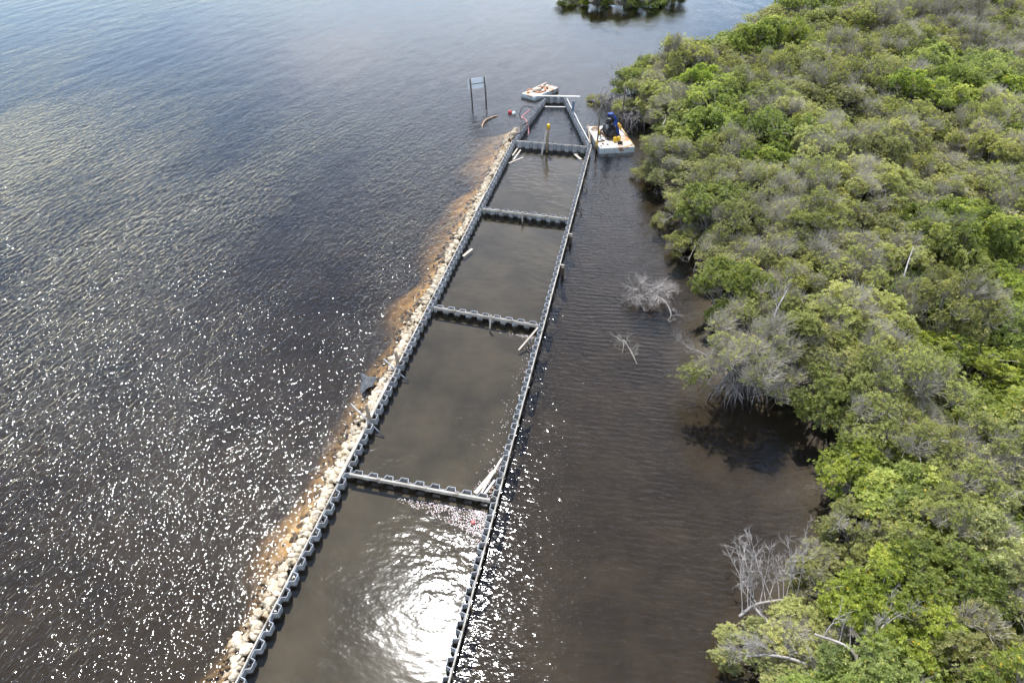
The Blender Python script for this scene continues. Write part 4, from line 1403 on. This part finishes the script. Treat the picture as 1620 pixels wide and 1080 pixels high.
# braces and stubs outside the right wall
for (vv, lab, longer) in ((41.0, 'upper dark brace outside the right wall', 1), (36.0, 'second dark brace outside the right wall', 1), (30.2, 'upper dark stub with pale top outside the right wall', 0), (24.8, 'lower dark stub with pale top outside the right wall', 0)):
    if longer:
        t = thing('wall_brace', lab, 'brace', W(9.3, vv, 0), 0, 'braces outside the right wall')
        d1 = W(10.0, vv - 0.3) - W(9.3, vv)
        d2 = W(9.35, vv + 1.1) - W(9.3, vv)
        MB().tube([tuple(d1 + Vector((0, 0, -0.4))), tuple(d2 + Vector((0, 0, 0.9)))], 0.05, 6).build('strut', M['darkwood'], t)
        MB().tube([tuple(d1 + Vector((0, 0, -0.3))), tuple(d1 * 0.1 + Vector((0, 0, 0.55)))], 0.045, 6).build('strut', M['darkwood'], t)
    else:
        t = thing('fender_post', lab, 'post', W(9.36, vv, 0), 0, 'stub posts outside the right wall')
        MB().box((0, 0, -0.3), (0.26, 0.3, 1.9), -HEAD, bevel=0.015).build('shaft', M['darkwood'], t)
        MB().box((-0.1, 0, 0.86), (0.42, 0.14, 0.07), -HEAD, bevel=0.01).build('cross_piece', M['wale'], t)
o = MB().tube([tuple(W(5.55, 62.3, -1.0)), tuple(W(5.62, 62.3, 2.0))], 0.16, 8).build('blue_post', M['bluepost'], None)
tag(o, 'slate blue post rising from the right slanting wall', 'post')
o = MB().box((0, 0, 0), (0.2, 0.24, 0.16), bevel=0.04).build('red_float', M['red'])
o.location = W(7.95, -1.5, 0.03)
tag(o, 'small faded red float among the leaf litter', 'float')
o = MB().tube([(0.28 * math.cos(i * 0.3), 0.16 * math.sin(i * 0.3), 0.02) for i in range(22)], 0.05, 6).build('ring', M['brownwood'], None, smooth=True)
o.location = W(8.4, 0.85, 0.02)
tag(o, 'dark ring floating in the corner beside the planks', 'ring')
# torn grey fabric beside the rocks
n = 12
V = []
for i in range(n):
    for j in range(n):
        a, b = i / (n - 1), j / (n - 1)
        p = W(-1.15, 8.6, 0.34) * (1 - a) * (1 - b) + W(-2.7, 9.3, -0.04) * a * (1 - b) + W(-1.25, 8.0, 0.32) * (1 - a) * b + W(-1.95, 7.3, 0.02) * a * b
        p.z += 0.07 * math.sin(a * 9 + b * 4) + 0.05 * math.sin(b * 11)
        V.append(tuple(p))
idx = np.arange(n * n).reshape(n, n)
q = np.stack([idx[:-1, :-1], idx[1:, :-1], idx[1:, 1:], idx[:-1, 1:]], -1).reshape(-1, 4)
o = obj('torn_fabric', mesh_np('torn_fabric', np.array(V), q, M['fabric'], smooth=True))
sm = o.modifiers.new('thick', 'SOLIDIFY')
sm.thickness = 0.02
tag(o, 'torn grey fabric sheet sticking out of the rocks into the water', 'fabric')

# leaf litter and scum drifting against the nearest cross wall
rs_ = np.random.RandomState(12)
P = []
while len(P) < 1500:
    if rs_.random() < 0.72:
        uu = 8.75 - abs(rs_.normal(0, 2.1))
        lim = 0.25 + 1.5 * (uu - 3.5) / 5.2
        vv = -0.65 - rs_.random() ** 1.3 * max(0.1, lim)
    elif rs_.random() < 0.6:
        uu = 8.7 - abs(rs_.normal(0, 0.75))
        vv = -0.7 - abs(rs_.normal(0, 2.6))
    else:
        uu = 8.6 - abs(rs_.normal(0, 0.5))
        vv = 0.3 + abs(rs_.normal(0, 1.3))
    if rs_.random() < 0.10:
        uu, vv = 8.65 - abs(rs_.normal(0, 0.5)), rs_.uniform(2, 16)
    elif rs_.random() < 0.06:
        uu, vv = 8.6 - abs(rs_.normal(0, 1.2)), 15.75 - abs(rs_.normal(0, 0.15))
    if uu < 3.3 or vnoise([(uu, vv)], 1.6, 3)[0] < -0.35 + rs_.uniform(-0.3, 0.3):
        continue
    P.append((uu, vv))
P = np.array([tuple(W(a, b, 0.012)) for a, b in P])
N = len(P)
sz_ = rs_.uniform(0.018, 0.05, (N, 1))
an = rs_.uniform(0, 6.28, N)
dx = np.stack([np.cos(an), np.sin(an), rs_.normal(0, 0.15, N)], 1)
dy = np.stack([-np.sin(an), np.cos(an), rs_.normal(0, 0.15, N)], 1) * 0.6
V = np.stack([P - dx * sz_, P - dy * sz_, P + dx * sz_, P + dy * sz_], 1).reshape(-1, 3)
V = np.concatenate([V, V + np.array([0, 0, -0.006])])
q = np.arange(N * 4).reshape(-1, 4)
o = obj('leaf_litter', mesh_np('leaf_litter', V, [q, (q + N * 4)[:, ::-1]], M['mudfoam']))
tag(o, 'pale leaf litter drifting against the nearest cross wall', 'litter', kind='stuff')
